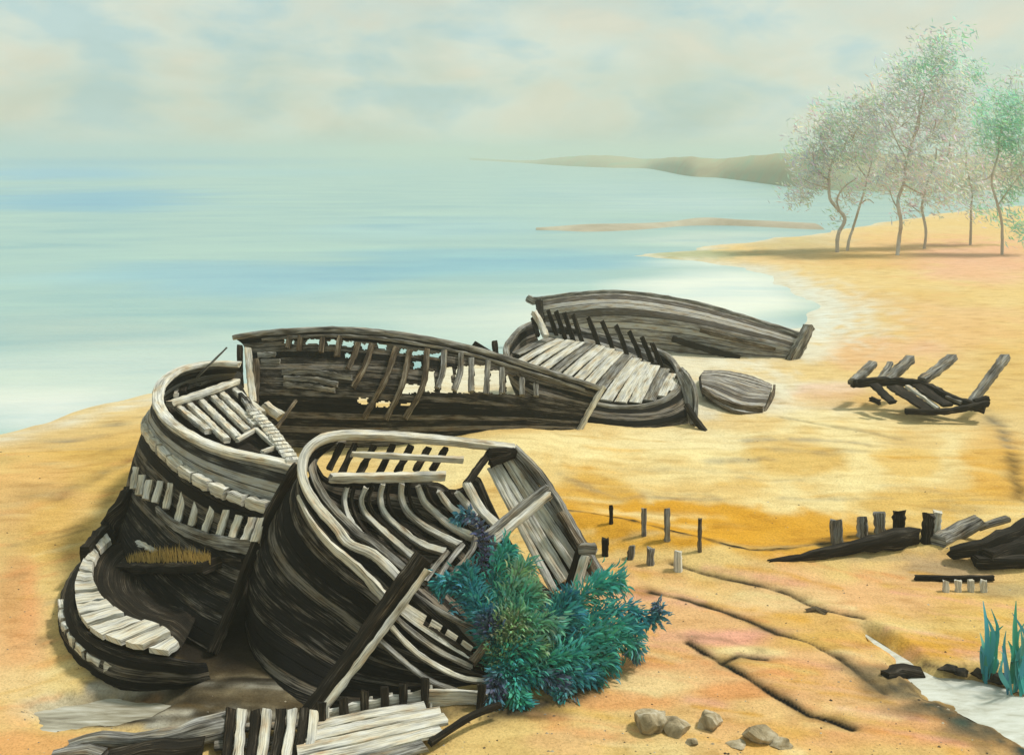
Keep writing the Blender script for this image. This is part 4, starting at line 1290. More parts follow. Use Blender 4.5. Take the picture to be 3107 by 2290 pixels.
# ================================================================== WRECK D: far planked hull lying on its side
tD = thing('wrecked_boat', 'grey planked hull lying on its side with a raised stubby stem, farthest of the wrecks', 'boat wreck', Z(760, 352, 0.0))
topD = [(536, 299, 27.0), (571, 294.5, 26.7), (610, 292, 26.4), (649, 295, 26.1), (695, 303, 25.8), (741, 316, 25.5), (780, 328, 25.2), (799, 334, 25.0)]
m1D = [(540, 312, 26.7), (575, 308, 26.3), (612, 308, 25.9), (650, 312, 25.6), (695, 322, 25.3), (741, 333, 25.1), (778, 342, 24.95), (796, 346, 24.9)]
m2D = [(545, 330, 26.7), (580, 327, 26.3), (615, 326, 25.9), (652, 330, 25.6), (695, 338, 25.3), (740, 346, 25.1), (774, 351, 24.95), (793, 355, 24.9)]
b3D = [(550, 352, 26.6), (585, 350, 26.3), (620, 350, 26.0), (655, 352, 25.7), (697, 356, 25.4), (740, 360, 25.15), (772, 361, 25.0), (791, 362, 24.9)]
MB().shell(loft([topD, m1D, m2D, b3D], 70, 26), 0.06, jit=0.012).build('hull', M_farplank, tD)
MB().beam(pd([(528, 297.5, 27.1)] + topD, 50), 0.14, 0.12, jit=0.08).build('gunwale', M_grey, tD)
MB().beam(PL((527, 297, 27.0), (534, 301, 27.0), (543, 299, 26.9)), 0.16, 0.18, jit=0.12, ch=.35).build('rail_end', M_grey, tD)
MB().beam(PL((809, 326, 24.9), (802, 341, 24.8), (791, 361, 24.75)), 0.22, 0.28, jit=0.08).build('stem_post', M_grey, tD)
MB().beam(PL((539, 301, 26.7), (541, 320, 26.5)), 0.18, 0.18, jit=0.1).build('end_post', M_dark, tD)
MB().beam(pd([(672, 338, 25.3), (697, 346, 25.1), (722, 353, 25.0), (740, 358, 24.95)], 14), 0.06, 0.16, jit=0.1).build('strake', M_dark, tD)
MB().beam(pd([(700, 330, 25.2), (735, 339, 25.0), (775, 349, 24.85)], 14), 0.05, 0.10, jit=0.1).build('strake', M_brown, tD)

# ================================================================== small upturned boat half sunk
tG = thing('upturned_dinghy', 'small grey upturned dinghy half sunk in pale sand by the decked wreck', 'boat', Z(736, 402, 0.0))
bk = [(704, 371, 22.3), (725, 371, 22.3), (750, 376, 22.0), (772, 385, 21.5)]
kn = [(701, 377, 21.3), (718, 376, 21.2), (744, 381, 20.9), (771, 389, 20.6)]
s1 = [(702, 386, 20.7), (718, 391, 20.4), (742, 398, 20.1), (767, 401, 20.0)]
s2 = [(705, 394, 20.4), (717, 403, 19.9), (738, 412, 19.5), (761, 414, 19.6)]
MB().shell(loft([bk, kn, s1, s2], 30, 24), 0.05, jit=0.012).build('hull', M_farplank, tG)
MB().beam(pd(kn, 14), 0.05, 0.06, jit=0.1).build('keel', M_farplank, tG)
MB().beam(pd([(703, 390, 20.45), (716, 399, 20.0), (738, 407, 19.6), (762, 409, 19.6)], 14), 0.06, 0.14, jit=0.1).build('gunwale', M_brown, tG)
MB().shell(loft([[(701, 376, 21.3), (702, 386, 20.7), (705, 396, 20.35)], [(705, 371, 22.2), (706, 384, 21.6), (707, 394, 21.1)]], 10, 8) + np.array([-0.03, -0.02, 0]), 0.05).build('transom', M_dark, tG)
MB().shell(loft([[(773, 388, 20.55), (768, 401, 20.0), (761, 415, 19.55)], [(773, 384, 21.4), (772, 396, 21.0), (768, 408, 20.6)]], 10, 8) + np.array([0.03, 0, 0]), 0.05).build('transom', M_brown, tG)

# ================================================================== skeleton frame on the right
tH = thing('boat_skeleton', 'low broken boat skeleton with slanting timbers, alone on the yellow sand', 'boat wreck', Z(925, 405, 0.0))
for nm, pts, w_, h_, m_ in [
    ('keel', [(852, 383, 19.9), (885, 381, 19.9), (920, 384, 19.7), (950, 398, 19.2), (984, 408, 18.9)], .16, .16, M_dark),
    ('frame', [(853, 382, 19.9), (864, 372, 20.2), (873, 363, 20.5)], .18, .14, M_grey),
    ('frame', [(878, 381, 19.9), (886, 370, 20.2), (890, 363, 20.4)], .12, .10, M_grey),
    ('frame', [(886, 381, 19.9), (898, 370, 20.2), (910, 359, 20.5)], .20, .16, M_grey),
    ('frame', [(922, 380, 19.7), (938, 369, 20.0), (952, 357, 20.3)], .22, .14, M_grey),
    ('frame', [(968, 408, 19.0), (982, 388, 19.3), (1006, 356, 19.8)], .18, .14, M_grey),
    ('plank', [(874, 384, 19.7), (885, 395, 19.3), (893, 402, 19.1)], .20, .06, M_dark),
    ('plank', [(893, 386, 19.7), (912, 398, 19.2), (930, 410, 18.9)], .34, .06, M_dark),
    ('plank', [(907, 386, 19.6), (925, 398, 19.2), (938, 408, 18.9)], .10, .06, M_pale),
    ('plank', [(918, 385, 19.6), (933, 396, 19.2), (948, 405, 18.9)], .26, .06, M_dark),
    ('plank', [(935, 387, 19.5), (948, 396, 19.2), (962, 402, 19.0)], .12, .06, M_grey),
    ('bottom_plank', [(905, 411, 18.9), (945, 411, 18.75), (988, 403, 18.8)], .12, .10, M_dark),
    ('bottom_plank', [(870, 398, 19.2), (880, 402, 19.1)], .10, .10, M_dark),
    ('bottom_plank', [(974, 402, 19.0), (988, 398, 19.0)], .14, .10, M_dark),
]:
    MB().beam(pd(pts, 12), w_, h_, jit=0.1).build(nm, m_, tH)


# ================================================================== stakes
def stake(px, yb, yt, wpx, label, group, mat=M_grey, lean=0.0, name='stake'):
    base_ = G(px, yb)
    d_ = (base_ - C0) @ Fv
    top_ = W(px + lean, yt, d_)
    w_ = wpx * d_ / FPX
    o_ = MB().beam([base_ - (top_ - base_) * 0.3 - np.array([0, 0, 0.03]), base_ + (top_ - base_) * 0.4 + np.array([random.gauss(0, .004), 0, 0]), top_], w_, w_ * random.uniform(0.8, 1.0), up=(0.1, 1, 0), jit=0.12, ch=0.3, seg=0.04).build(name, mat, loc=base_)
    return tag(o_, label, 'stake', group)


g1 = 'thin stakes along the sand ridge behind the open wreck'
stake(611, 523, 505, 4.0, 'short thin stake on the ridge, closest to the open wreck', g1, M_dark)
stake(644, 535, 508, 5.0, 'thin grey stake standing second from the open wreck on the ridge', g1, M_grey)
stake(667, 540, 508, 6.0, 'thickest of the thin ridge stakes, dark at its middle', g1, M_grey)
stake(700, 551, 518, 4.0, 'thin brown ridge stake farthest from the open wreck', g1, M_brown)
g2 = 'short stubs in the sand in front of the ridge'
stake(605, 555, 537, 7, 'dark stub at the corner brace of the open wreck', g2, M_dark)
stake(630, 558, 546, 7, 'smallest pale leaning stub of the row before the ridge', g2, M_grey, 2)
stake(651, 564, 547, 7.5, 'dark stub with a pale flank, third of the row before the ridge', g2, M_grey)
stake(678, 570, 551, 8, 'largest pale stub at the open end of the front row', g2, M_pale)
g3 = 'thick stakes standing along the dark log'
stake(837, 543, 519, 12, 'thick pale-edged stake by the thin tip of the dark log', g3, M_grey, -1)
stake(862, 536, 517, 10, 'short grey stake between the log tip and its crown of posts', g3, M_grey)
stake(880, 533, 512, 10, 'tall slim grey stake beside the capped post on the dark log', g3, M_grey, -1)
stake(899, 532, 511, 12, 'stout dark capped post on the thick end of the dark log', g3, M_dark)
stake(926, 541, 514, 11, 'dark leaning stake of the close pair by the heaped timbers', g3, M_dark, 3)
stake(936, 536, 511, 8, 'pale slim stake of the close pair by the heaped timbers', g3, M_pale, 2)


def log(pts, w, h, mat, label, cat='log', name='log', jit=0.14, taper=(1, 1), rec=None, up=(0, 0, 1)):
    w3 = [Z(x_, y_, G(x_, y_)[2] + dz_) for x_, y_, dz_ in pts]
    o_ = MB().beam(w3, w, h, jit=jit, taper=taper, ch=0.3, up=up, seg=0.15).build(name, mat, loc=w3[0])
    return tag(o_, label, cat)


log([(768, 561, 0.0), (800, 557, 0.02), (840, 549, 0.05), (880, 541, 0.08), (914, 535, 0.06)], 0.20, 0.20, M_dark, 'long dark log tapering to a thin tip on the sand ridge', taper=(0.25, 1.15))
log([(938, 541, .03), (955, 533, .14), (981, 520, .28)], 0.22, 0.16, M_grey, 'grey topped timber slanting up beside the close pair of stakes', 'timber', 'heaped_timber')
log([(978, 527, .20), (1008, 518, .3)], 0.10, 0.08, M_grey, 'thin grey timber end poking past the heap', 'timber', 'heaped_timber')
log([(950, 553, .05), (985, 545, .16), (1040, 522, .34)], 0.20, 0.20, M_dark, 'thick black timber in the middle of the heap', 'timber', 'heaped_timber', taper=(.7, 1.2))
log([(985, 558, .06), (1020, 545, .2), (1060, 530, .38)], 0.24, 0.20, M_dark, 'black timber leaving the picture above the lowest one', 'timber', 'heaped_timber')
log([(975, 562, .05), (1060, 560, .08)], 0.16, 0.14, M_dark, 'lowest black timber lying level under the heap', 'timber', 'heaped_timber')
log([(915, 577, .03), (950, 578, .04), (994, 577, .03)], 0.06, 0.06, M_dark, 'thin dark plank lying over four pale stubs', 'plank', 'beach_plank')
for x_ in (946, 958, 971, 984):
    stake(x_, 591, 580, 6, 'low pale stub under the thin dark plank', 'pale stubs under the thin plank', M_pale, name='stake')
log([(885, 674, .02), (902, 671, .05), (922, 674, .02)], 0.22, 0.12, M_dark, 'dark driftwood lump at the head of the pale stream', 'driftwood', 'driftwood', jit=.25, taper=(.6, .9))
log([(806, 611, .0), (813, 607, .05), (826, 613, .0)], 0.05, 0.06, M_brown, 'small brown driftwood scrap on the sand crack', 'driftwood', 'driftwood', jit=.25)

# gnarled driftwood at the bottom left
log([(70, 745, .02), (95, 738, .08), (130, 740, .08), (160, 739, .10), (190, 733, .12), (228, 724, .10)], 0.20, 0.15, M_grey, 'gnarled grey driftwood trunk along the puddle edge', 'driftwood', 'driftwood', jit=.15, taper=(.5, 1.1))
log([(52, 758, .02), (80, 752, .06), (105, 756, .03)], 0.16, 0.12, M_grey, 'grey driftwood lump at the lower corner of the beach', 'driftwood', 'driftwood', jit=.15)
log([(110, 762, .03), (150, 752, .10), (200, 748, .12)], 0.24, 0.14, M_dark, 'dark driftwood root below the gnarled trunk', 'driftwood', 'driftwood', jit=.16)


# ================================================================== rocks
def rock(px, py, wpx, hpx, label, seed, flat=0.8, mat=M_rock, group='rocks on the orange sand'):
    random.seed(seed)
    g = G(px, py)
    d_ = (g - C0) @ Fv
    rx, rz = wpx * d_ / FPX / 2, hpx * 0.82 * d_ / FPX
    bm = bmesh.new()
    bmesh.ops.create_icosphere(bm, subdivisions=4, radius=1.0)
    ax = [Vector((random.gauss(0, 1), random.gauss(0, 1), random.gauss(0, 1))).normalized() for _ in range(14)]
    cut = [random.uniform(0.45, 0.8) for _ in ax]
    for v in bm.verts:
        for a_, c_ in zip(ax, cut):
            k_ = v.co.dot(a_)
            if k_ > c_:
                v.co -= a_ * (k_ - c_) * 0.97
        n_ = vnoise(np.array([v.co.x * 3 + 9]), np.array([v.co.y * 3 + v.co.z * 2 + seed]), 5)[0] - 0.5
        v.co *= 1 + 0.22 * n_
        v.co *= 1.22
        v.co = Vector((v.co.x * rx, v.co.y * rx * flat, v.co.z * rz * 0.75 + rz * 0.25))
    me = bpy.data.meshes.new('rock')
    bm.to_mesh(me)
    bm.free()
    me.shade_smooth()
    me.set_sharp_from_angle(angle=math.radians(30))
    me.materials.append(mat)
    o_ = bpy.data.objects.new('rock', me)
    o_.location = tuple(g)
    COL.objects.link(o_)
    return tag(o_, label, 'rock', group)


rock(652, 728, 36, 24, 'blocky pale topped rock, tallest on the orange sand', 3)
rock(675, 729, 34, 19, 'rounded grey rock touching the tallest blocky one', 5)
rock(711, 724, 30, 19, 'single brown rock between the paired rocks and the flat one', 8)
rock(760, 738, 40, 18, 'flat brown rock closest to the long sand crack', 13)
rock(779, 744, 24, 10, 'low dark rock chip beside the flat brown rock', 17)
rock(692, 742, 14, 7, 'tiny dark pebble below the single brown rock', 21)
rock(738, 745, 22, 4, 'thin dark stone flake below the flat brown rock', 23)
for i, (x_, y_, w_, h_, lb) in enumerate([(948, 669, 18, 8, 'dark stone at the narrow head of the stream bank'), (962, 672, 16, 7, 'dark flat stone second along the stream bank'), (980, 675, 20, 9, 'dark stone before the blade plants on the bank'), (997, 680, 26, 14, 'largest dark bank stone at the foot of the blade plants')]):
    rock(x_, y_, w_, h_, lb, 30 + i, mat=M_mud, group='dark stones along the stream bank')

# small pebbles, shells and weed scraps strewn over the near sand
random.seed(41)
b = MB()
pb = []
for i in range(1500):
    x_, y_ = random.uniform(0, 1024), 754 - 330 * random.random() ** 1.6
    if not (120 < x_ < 640 and y_ < 690):
        pb.append(Z(x_, y_, 0.03))
pb = np.array(pb)
pb[:, 2] = gh(pb[:, 0], pb[:, 1])
for g_ in pb:
    if g_[2] < -0.06:
        continue
    r_ = 0.004 + 0.014 * random.random() ** 3
    c_ = random.choice([(0.30, 0.24, 0.15), (0.12, 0.09, 0.06), (0.5, 0.44, 0.33), (0.05, 0.04, 0.03), (0.22, 0.19, 0.15)])
    i0 = len(b.v)
    for k in range(6):
        a_ = k * math.pi / 3 + random.uniform(-.3, .3)
        b.v.append(g_ + np.array([math.cos(a_) * r_ * random.uniform(.8, 1.7), math.sin(a_) * r_ * random.uniform(.7, 1.1), -0.004]))
    b.v.append(g_ + np.array([random.gauss(0, .2) * r_, 0, r_ * random.uniform(.5, .9)]))
    for k in range(6):
        b.face((i0 + k, i0 + (k + 1) % 6, i0 + 6), ((0, 0), (1, 0), (0, 1)), (*c_, 1))
tag(b.build('pebbles', attr_mat('pebble')[0], smooth=50), kind='stuff')

# ================================================================== shrub
random.seed(11)
tS = thing('shrub', 'big teal leafy shrub growing against the open wreck', 'shrub', Z(520, 700, 0.1))
stems, leaves = MB(), MB()
TEAL, GRN, YEL, PUR, BLU, DRK = (0.06, 0.38, 0.35), (0.08, 0.38, 0.28), (0.33, 0.46, 0.25), (0.10, 0.12, 0.20), (0.06, 0.30, 0.36), (0.03, 0.19, 0.18)


def blade(p0, dirv, ln, wd, col, curl):
    """one curled leaf blade"""
    dirv = dirv / (np.linalg.norm(dirv) + 1e-9)
    side = np.cross(dirv, np.array([random.gauss(0, 1), random.gauss(0, 1) - 0.6, random.gauss(0, 1)]))
    side /= np.linalg.norm(side) + 1e-9
    q, dcur = p0.copy(), dirv.copy()
    i0 = len(leaves.v)
    prof = (0.5, 1.0, 0.9, 0.12)
    for k in range(4):
        leaves.v.append(q - side * wd * prof[k])
        leaves.v.append(q + side * wd * prof[k])
        q = q + dcur * ln / 3
        dcur = dcur + curl * 1.15
        dcur /= np.linalg.norm(dcur)
    c = (*[max(0.004, cc * random.uniform(0.8, 1.22)) for cc in col], 1)
    for k in range(3):
        a = i0 + 2 * k
        leaves.face((a, a + 1, a + 3, a + 2), ((0, k / 3), (1, k / 3), (1, k / 3 + .33), (0, k / 3 + .33)), c)


roots = [(498, 690, 9.6), (540, 672, 9.75), (520, 694, 9.5)]
# root index, control points(px,py,depth), spread, colours
fronds = [
    (0, [(490, 640, 9.75), (478, 585, 9.95), (487, 545, 10.0), (474, 518, 10.0), (460, 515, 9.97), (455, 524, 9.95)], .10, (PUR, PUR, BLU)),
    (0, [(492, 640, 9.7), (490, 600, 9.9), (500, 560, 10.1), (512, 545, 10.2)], .22, (TEAL, GRN, TEAL)),
    (0, [(500, 635, 9.7), (512, 590, 9.9), (528, 562, 10.1)], .22, (GRN, YEL, TEAL)),
    (0, [(490, 640, 9.7), (472, 602, 9.85), (450, 582, 9.9), (434, 590, 9.85)], .15, (TEAL, BLU, TEAL)),
    (0, [(488, 640, 9.65), (470, 580, 9.85), (462, 565, 9.9)], .18, (TEAL, BLU, DRK)),
    (0, [(505, 640, 9.65), (520, 605, 9.75), (540, 590, 9.85)], .24, (YEL, GRN, YEL)),
    (0, [(505, 650, 9.6), (515, 625, 9.6), (530, 615, 9.6)], .24, (YEL, YEL, GRN)),
    (1, [(550, 640, 9.8), (575, 605, 10.0), (600, 585, 10.1), (625, 580, 10.15)], .22, (GRN, TEAL, GRN)),
    (1, [(560, 640, 9.75), (595, 615, 9.95), (630, 610, 10.05), (652, 622, 10.0), (661, 611, 10.0), (654, 603, 10.0)], .13, (TEAL, BLU, PUR)),
    (1, [(560, 650, 9.7), (600, 630, 9.85), (640, 630, 9.95)], .20, (GRN, TEAL, BLU)),
    (1, [(555, 655, 9.65), (590, 645, 9.7), (622, 640, 9.8), (636, 648, 9.8), (632, 657, 9.78)], .15, (TEAL, GRN, PUR)),
    (1, [(545, 640, 9.75), (560, 610, 9.9), (570, 595, 10.0)], .20, (TEAL, DRK, BLU)),
    (1, [(545, 645, 9.7), (555, 622, 9.75), (580, 612, 9.85)], .2, (DRK, BLU, TEAL)),
    (1, [(560, 665, 9.6), (590, 662, 9.65), (615, 660, 9.7)], .18, (GRN, DRK, TEAL)),
    (1, [(550, 672, 9.5), (575, 675, 9.5), (600, 676, 9.55)], .15, (TEAL, BLU, DRK)),
    (2, [(520, 675, 9.45), (548, 678, 9.4), (566, 692, 9.35), (556, 698, 9.3)], .14, (TEAL, PUR, TEAL)),
    (2, [(505, 672, 9.45), (495, 685, 9.3), (493, 706, 9.2)], .13, (TEAL, PUR, BLU)),
    (2, [(515, 680, 9.4), (515, 695, 9.28), (525, 708, 9.2)], .14, (TEAL, GRN, TEAL)),
    (2, [(510, 665, 9.5), (520, 650, 9.5), (545, 650, 9.5)], .2, (TEAL, GRN, YEL)),
    (2, [(530, 670, 9.5), (560, 660, 9.5), (585, 655, 9.55)], .18, (GRN, TEAL, GRN)),
    (0, [(500, 650, 9.6), (540, 625, 9.6), (560, 630, 9.6)], .2, (GRN, YEL, TEAL)),
    (0, [(496, 655, 9.6), (490, 630, 9.6), (484, 610, 9.65)], .14, (TEAL, PUR, BLU)),
]
for ri_, pts, spr, cols in fronds:
    C_ = cr([W(*roots[ri_])] + [W(*q) for q in pts], 40)
    stems.tube(C_, 0.013, n=24, sides=5, taper=0.25)
    T_ = np.gradient(C_, axis=0)
    for _ in range(1000):
        u_ = random.random() ** 0.75
        i = min(38, int((0.22 + 0.78 * u_) * 39))
        t_ = T_[i] / np.linalg.norm(T_[i])
        rad = np.cross(t_, np.array([random.gauss(0, 1), random.gauss(0, 1), random.gauss(0, 1)]))
        rad /= np.linalg.norm(rad) + 1e-9
        s_ = spr * (1.15 - 0.55 * abs(u_ - 0.55))
        p0 = C_[i] + rad * abs(random.gauss(0, 0.38)) * s_
        dv = t_ * 1.0 + rad * 0.55 + np.array([0, -0.1, 0.05])
        ln = random.uniform(0.6, 1.2) * (0.045 + 0.30 * spr)
        k_ = np.clip((u_ - 0.15) * 1.3 + random.gauss(0, .14) + 0.35 * math.sin(7 * u_ + ri_ + spr * 60), 0, 1)
        ca, cb_, cc_ = (np.array(q_) for q_ in cols)
        c_ = ca * (1 - k_) + cb_ * k_
        w_ = float(np.clip((u_ - 0.80) * 4 + random.gauss(0, .12), 0, 0.85))
        c_ = c_ * (1 - w_) + cc_ * w_
        blade(p0, dv, ln, random.uniform(0.007, 0.014), c_, np.array([random.gauss(0, .15), random.gauss(0, .15), -0.45]) + rad * 0.7)
stems.build('stem', wood('shrub stem', (0.02, 0.015, 0.02), (0.05, 0.035, 0.05), (0.10, 0.08, 0.08)), tS)
leaves.build('foliage', M_leaf, tS, smooth=60)


# blade plants on the stream bank
def blades(loc_px, tips, label):
    global leaves
    leaves = MB()
    base_ = G(*loc_px)
    t_ = thing('blade_plant', label, 'plant', base_, 'blade plants on the stream bank')
    d0 = (base_ - C0) @ Fv
    for (tx, ty, bxp, wd) in tips:
        p0 = W(bxp, loc_px[1] + random.uniform(-3, 3), d0 + random.uniform(-.1, .1)) + np.array([0, 0, -.03])
        p1 = W(tx, ty, d0 + random.uniform(-.2, .2))
        bend = np.array([random.gauss(0, .05), random.gauss(0, .05), 0.05])
        C_ = cr([p0, p0 * .4 + p1 * .6 + bend, p1], 9)
        side = np.array([0.9, random.gauss(0, .4), 0])
        side /= np.linalg.norm(side)
        i0 = len(leaves.v)
        col = random.choice([TEAL, TEAL, GRN, BLU, (0.07, 0.34, 0.27)])
        cc = (*[c * random.uniform(.8, 1.2) for c in col], 1)
        for k in range(9):
            w_ = wd * (math.sin(math.pi * (0.12 + 0.86 * k / 8)) * 0.9 + 0.05)
            fold = np.array([0, 0.25 * w_, 0])
            leaves.v += [C_[k] - side * w_ - fold, C_[k], C_[k] + side * w_ - fold]
        for k in range(8):
            a = i0 + 3 * k
            for e in (0, 1):
                leaves.face((a + e, a + e + 1, a + e + 4, a + e + 3), ((0, 0), (1, 0), (1, 1), (0, 1)), cc)
    leaves.build('foliage', M_leaf, t_, smooth=60)


blades((990, 678), [(983, 600, 986, .03), (991, 608, 989, .022), (980, 632, 984, .025), (997, 640, 993, .02), (986, 655, 988, .03), (1000, 650, 995, .02), (977, 650, 982, .015), (990, 630, 990, .03), (1003, 625, 992, .035), (986, 615, 984, .03), (994, 655, 990, .04), (981, 645, 986, .035)],
       'smaller teal blade plant beside the largest dark bank stone')
blades((1018, 690), [(1025, 585, 1020, .035), (1012, 612, 1015, .03), (1006, 630, 1012, .025), (1020, 625, 1018, .04), (1030, 615, 1025, .03), (1003, 660, 1010, .03), (1010, 650, 1014, .03), (1036, 640, 1028, .03), (1022, 655, 1021, .03), (1008, 640, 1010, .045), (1016, 600, 1019, .045), (1024, 640, 1022, .05), (1002, 645, 1008, .035), (1018, 660, 1016, .045)],
       'taller teal blade plant at the picture edge by the stream')

# ================================================================== trees
random.seed(23)
leaves = MB()
TG, TGR, TGN, TBR, TDK = (0.62, 0.74, 0.66), (0.74, 0.79, 0.77), (0.42, 0.72, 0.58), (0.73, 0.74, 0.65), (0.62, 0.66, 0.64)  # leaf tones paled: mist over the far trees is in the colour
DT = 50.0


def tree(label, d, limbs, clumps):
    """limbs: (radius, [(px,py),...]) ; clumps: (px,py,rx,ry,n,colour)"""
    global leaves
    b0 = limbs[0][1][0]
    base_ = W(b0[0], b0[1], d)
    gz = float(gh(base_[0], base_[1], False)[0])
    t_ = thing('tree', label, 'tree', (base_[0], base_[1], gz), 'pale trees on the far sand')
    tr = MB()
    first = None
    for r_, pts in limbs:
        P_ = [W(x_, y_, d + random.gauss(0, .15)) for x_, y_ in pts]
        if first is None:
            P_[0] = np.array([base_[0], base_[1], gz - 0.3])
            first = True
        tr.tube(P_, r_ * 0.55, n=len(P_) * 5, sides=7, taper=0.45, jit=0.12)
    leaves = MB()
    for (cx_, cy_, rx_, ry_, n_, col) in clumps:
        cen = W(cx_, cy_, d)
        px2m = d / FPX
        for _ in range(max(1, n_ // 60)):           # twigs that carry the clump
            e_ = np.array([random.gauss(0, rx_ * .5) * px2m, random.gauss(0, rx_ * .4) * px2m, random.gauss(0, ry_ * .5) * px2m])
            s_ = e_ * 0.2 + np.array([0, 0, -ry_ * 0.6 * px2m])
            tr.tube([cen + s_, cen + (s_ + e_) / 2 + np.array([random.gauss(0, .1), random.gauss(0, .1), 0]), cen + e_], 0.014, n=5, sides=4, taper=0.4)
        sub = [np.array([random.gauss(0, rx_ * .62) * px2m, random.gauss(0, rx_ * .45) * px2m, random.gauss(0, ry_ * .66) * px2m]) for _ in range(max(3, n_ // 45))]
        for _ in range(int(n_ * 1.25)):
            q = cen + random.choice(sub) + np.array([random.gauss(0, .36), random.gauss(0, .36), random.gauss(0, .32)])
            a_ = np.array([random.gauss(0.9, .6), random.gauss(0, .8), random.gauss(-0.6, .7)])
            a_ /= np.linalg.norm(a_)
            s_ = np.cross(a_, np.array([random.gauss(0, 1), random.gauss(0, 1), random.gauss(0, 1)]))
            s_ /= np.linalg.norm(s_) + 1e-9
            ln, wd = random.uniform(.10, .26), random.uniform(.02, .04)
            i0 = len(leaves.v)
            leaves.v += [q - a_ * ln, q + s_ * wd, q + a_ * ln, q - s_ * wd]
            c_ = (*[min(.85, c * random.uniform(.75, 1.2)) for c in col], 1)
            leaves.face((i0, i0 + 1, i0 + 2, i0 + 3), ((0, 0), (1, 0), (1, 1), (0, 1)), c_)
    tr.build('trunk', M_bark, t_)
    leaves.build('crown', M_tleaf, t_, smooth=0)


tree('tree with the strongly S-bent trunk at the shore side of the grove', 51.0,
     [(.20, [(838, 249), (838, 235), (845, 219), (837, 208), (830, 198), (829, 183), (830, 168), (838, 150)]), (.10, [(840, 211), (837, 200), (843, 188), (856, 178)]), (.09, [(830, 182), (820, 172), (812, 160)]),
      (.08, [(831, 165), (842, 152), (850, 130)]), (.07, [(829, 188), (815, 184), (800, 178)])],
     [(838, 112, 26, 16, 500, TG), (825, 128, 24, 16, 500, TBR), (850, 130, 28, 20, 600, TGR), (815, 150, 20, 16, 400, TDK), (838, 150, 30, 16, 500, TG), (806, 170, 16, 14, 320, TGR), (825, 175, 22, 14, 300, TGR), (855, 102, 18, 12, 260, TBR), (800, 195, 18, 12, 180, TGR), (845, 190, 22, 14, 240, TGR)])
tree('slim straight slanting tree just behind the S-bent trunk', 52.0,
     [(.15, [(847, 252), (849, 240), (853, 228), (859, 208), (864, 192), (868, 176), (872, 160)]), (.07, [(861, 203), (868, 199), (874, 203)]), (.07, [(867, 178), (858, 166), (854, 155)])],
     [(870, 150, 24, 18, 420, TGR), (872, 125, 22, 18, 360, TGR), (880, 170, 20, 14, 320, TDK), (862, 140, 20, 14, 300, TG), (878, 186, 22, 12, 260, TGR)])
tree('tallest tree in the middle of the grove with a forked dark trunk', 49.5,
     [(.19, [(897, 257), (899, 240), (901, 222), (898, 205), (899, 196), (904, 182), (906, 163), (910, 150), (918, 120), (925, 90)]), (.09, [(904, 184), (914, 190), (924, 195)]), (.08, [(899, 210), (893, 200), (890, 190)]),
      (.09, [(912, 140), (919, 125), (920, 95), (935, 75)]), (.07, [(906, 158), (896, 140), (888, 120)])],
     [(930, 62, 28, 16, 520, TGN), (912, 75, 24, 16, 400, TG), (945, 90, 20, 14, 460, TDK), (920, 100, 30, 18, 500, TGR), (900, 115, 26, 18, 420, TGR), (935, 118, 26, 18, 420, TGR), (915, 140, 28, 16, 420, TGR), (925, 45, 20, 10, 240, TG), (900, 165, 24, 14, 360, TGR), (912, 185, 26, 14, 360, TGR), (895, 90, 14, 12, 200, TG), (942, 50, 16, 12, 220, TGR)])
tree('tree with a high brown fork behind the tallest trunk', 53.0,
     [(.15, [(924, 246), (926, 232), (922, 208), (924, 196), (927, 184), (934, 166), (942, 160), (949, 152), (950, 140)]), (.11, [(934, 167), (936, 155), (936, 148)]), (.07, [(935, 162), (925, 158), (919, 152)]), (.06, [(923, 214), (912, 206), (905, 200)])],
     [(945, 130, 26, 16, 520, TDK), (960, 110, 26, 18, 460, TG), (938, 150, 24, 12, 220, TGR), (955, 150, 24, 14, 340, TGR), (930, 185, 30, 14, 420, TGR), (950, 180, 26, 14, 360, TGR), (975, 95, 18, 16, 300, TGN), (968, 75, 14, 10, 160, TG), (925, 200, 26, 10, 240, TGR)])
tree('small straight trunked tree with low pale green crown', 55.0,
     [(.14, [(971, 241), (971, 225), (971, 208), (972, 190), (966, 165), (967, 150)]), (.06, [(969, 178), (963, 180), (960, 176)])],
     [(975, 170, 24, 16, 420, TGR), (985, 140, 24, 18, 460, TG), (965, 190, 22, 12, 280, TG), (990, 120, 20, 16, 380, TGN), (985, 195, 20, 10, 220, TGR), (1000, 215, 16, 10, 160, TGN), (995, 160, 18, 14, 260, TGR)])
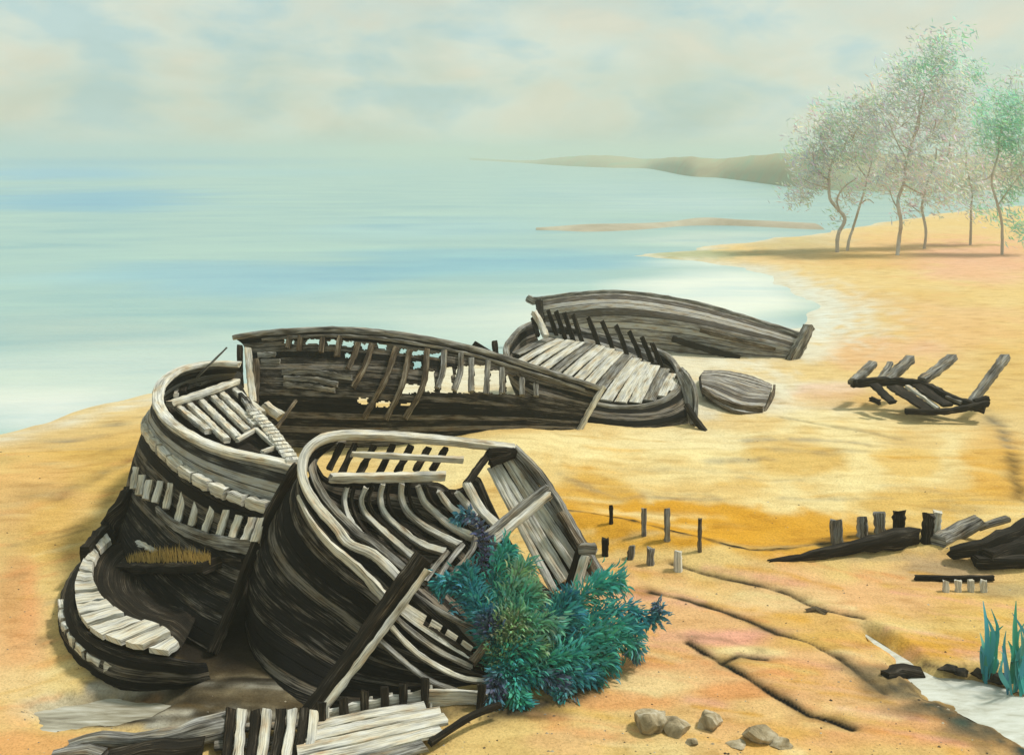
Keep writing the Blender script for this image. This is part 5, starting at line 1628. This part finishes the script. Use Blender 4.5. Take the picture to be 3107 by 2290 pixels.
tree('greenest tree at the picture edge with a thin curved trunk', 50.0,
     [(.14, [(1004, 243), (1002, 225), (998, 205), (992, 185), (993, 172), (998, 155), (999, 138), (1004, 120)]), (.08, [(993, 172), (988, 178), (982, 180)]), (.08, [(998, 205), (1012, 185), (1025, 170)])],
     [(1005, 115, 22, 18, 560, TGN), (1020, 135, 20, 24, 600, TGN), (1000, 140, 18, 14, 380, TGN), (1022, 170, 16, 20, 420, TDK), (1012, 195, 16, 14, 300, TGN), (1020, 95, 14, 18, 300, TG), (1035, 150, 20, 30, 500, TGN), (1015, 225, 14, 10, 160, TGN)])

# boards lie on their deck, the edge strip on its timber, the ring's blocks on the hull: one level deeper
for root, host, kinds in ((tA, 'deck', ('deck_slat', 'deck_plank', 'hatch_coaming')), (tF, 'deck', ('deck_board', 'deck_seam')), (tT, 'timber', ('edge_strip',)),
                          (tC, 'side_panel', ('side_plank',)), (tD, 'gunwale', ('rail_end',)), (tB, 'gunwale', ('rail_stub',))):
    kids = [c for c in COL.objects if c.parent == root]
    h_ = [c for c in kids if c.name.split('.')[0] == host][0]
    for c in kids:
        if c.name.split('.')[0] in kinds:
            c.parent = h_

# ------------------------------------------------------------------ air
hz = bpy.data.meshes.new('haze')
bm = bmesh.new()
bmesh.ops.create_cube(bm, size=1)
for v in bm.verts:
    v.co = Vector((v.co.x * 6400, v.co.y * 4300 + 2110, v.co.z * 17.5 + 6.0))
bm.to_mesh(hz)
bm.free()
mh = bpy.data.materials.new('haze air')
mh.use_nodes = True
t = mh.node_tree
t.nodes.clear()
o_ = t.nodes.new('ShaderNodeOutputMaterial')
v_ = t.nodes.new('ShaderNodeVolumePrincipled')
v_.inputs['Color'].default_value = (0.70, 0.77, 0.71, 1)
v_.inputs['Density'].default_value = 0.0018
v_.inputs['Anisotropy'].default_value = 0.0
t.links.new(v_.outputs[0], o_.inputs['Volume'])
hz.materials.append(mh)
ho = bpy.data.objects.new('haze', hz)
COL.objects.link(ho)
tag(ho, kind='stuff')
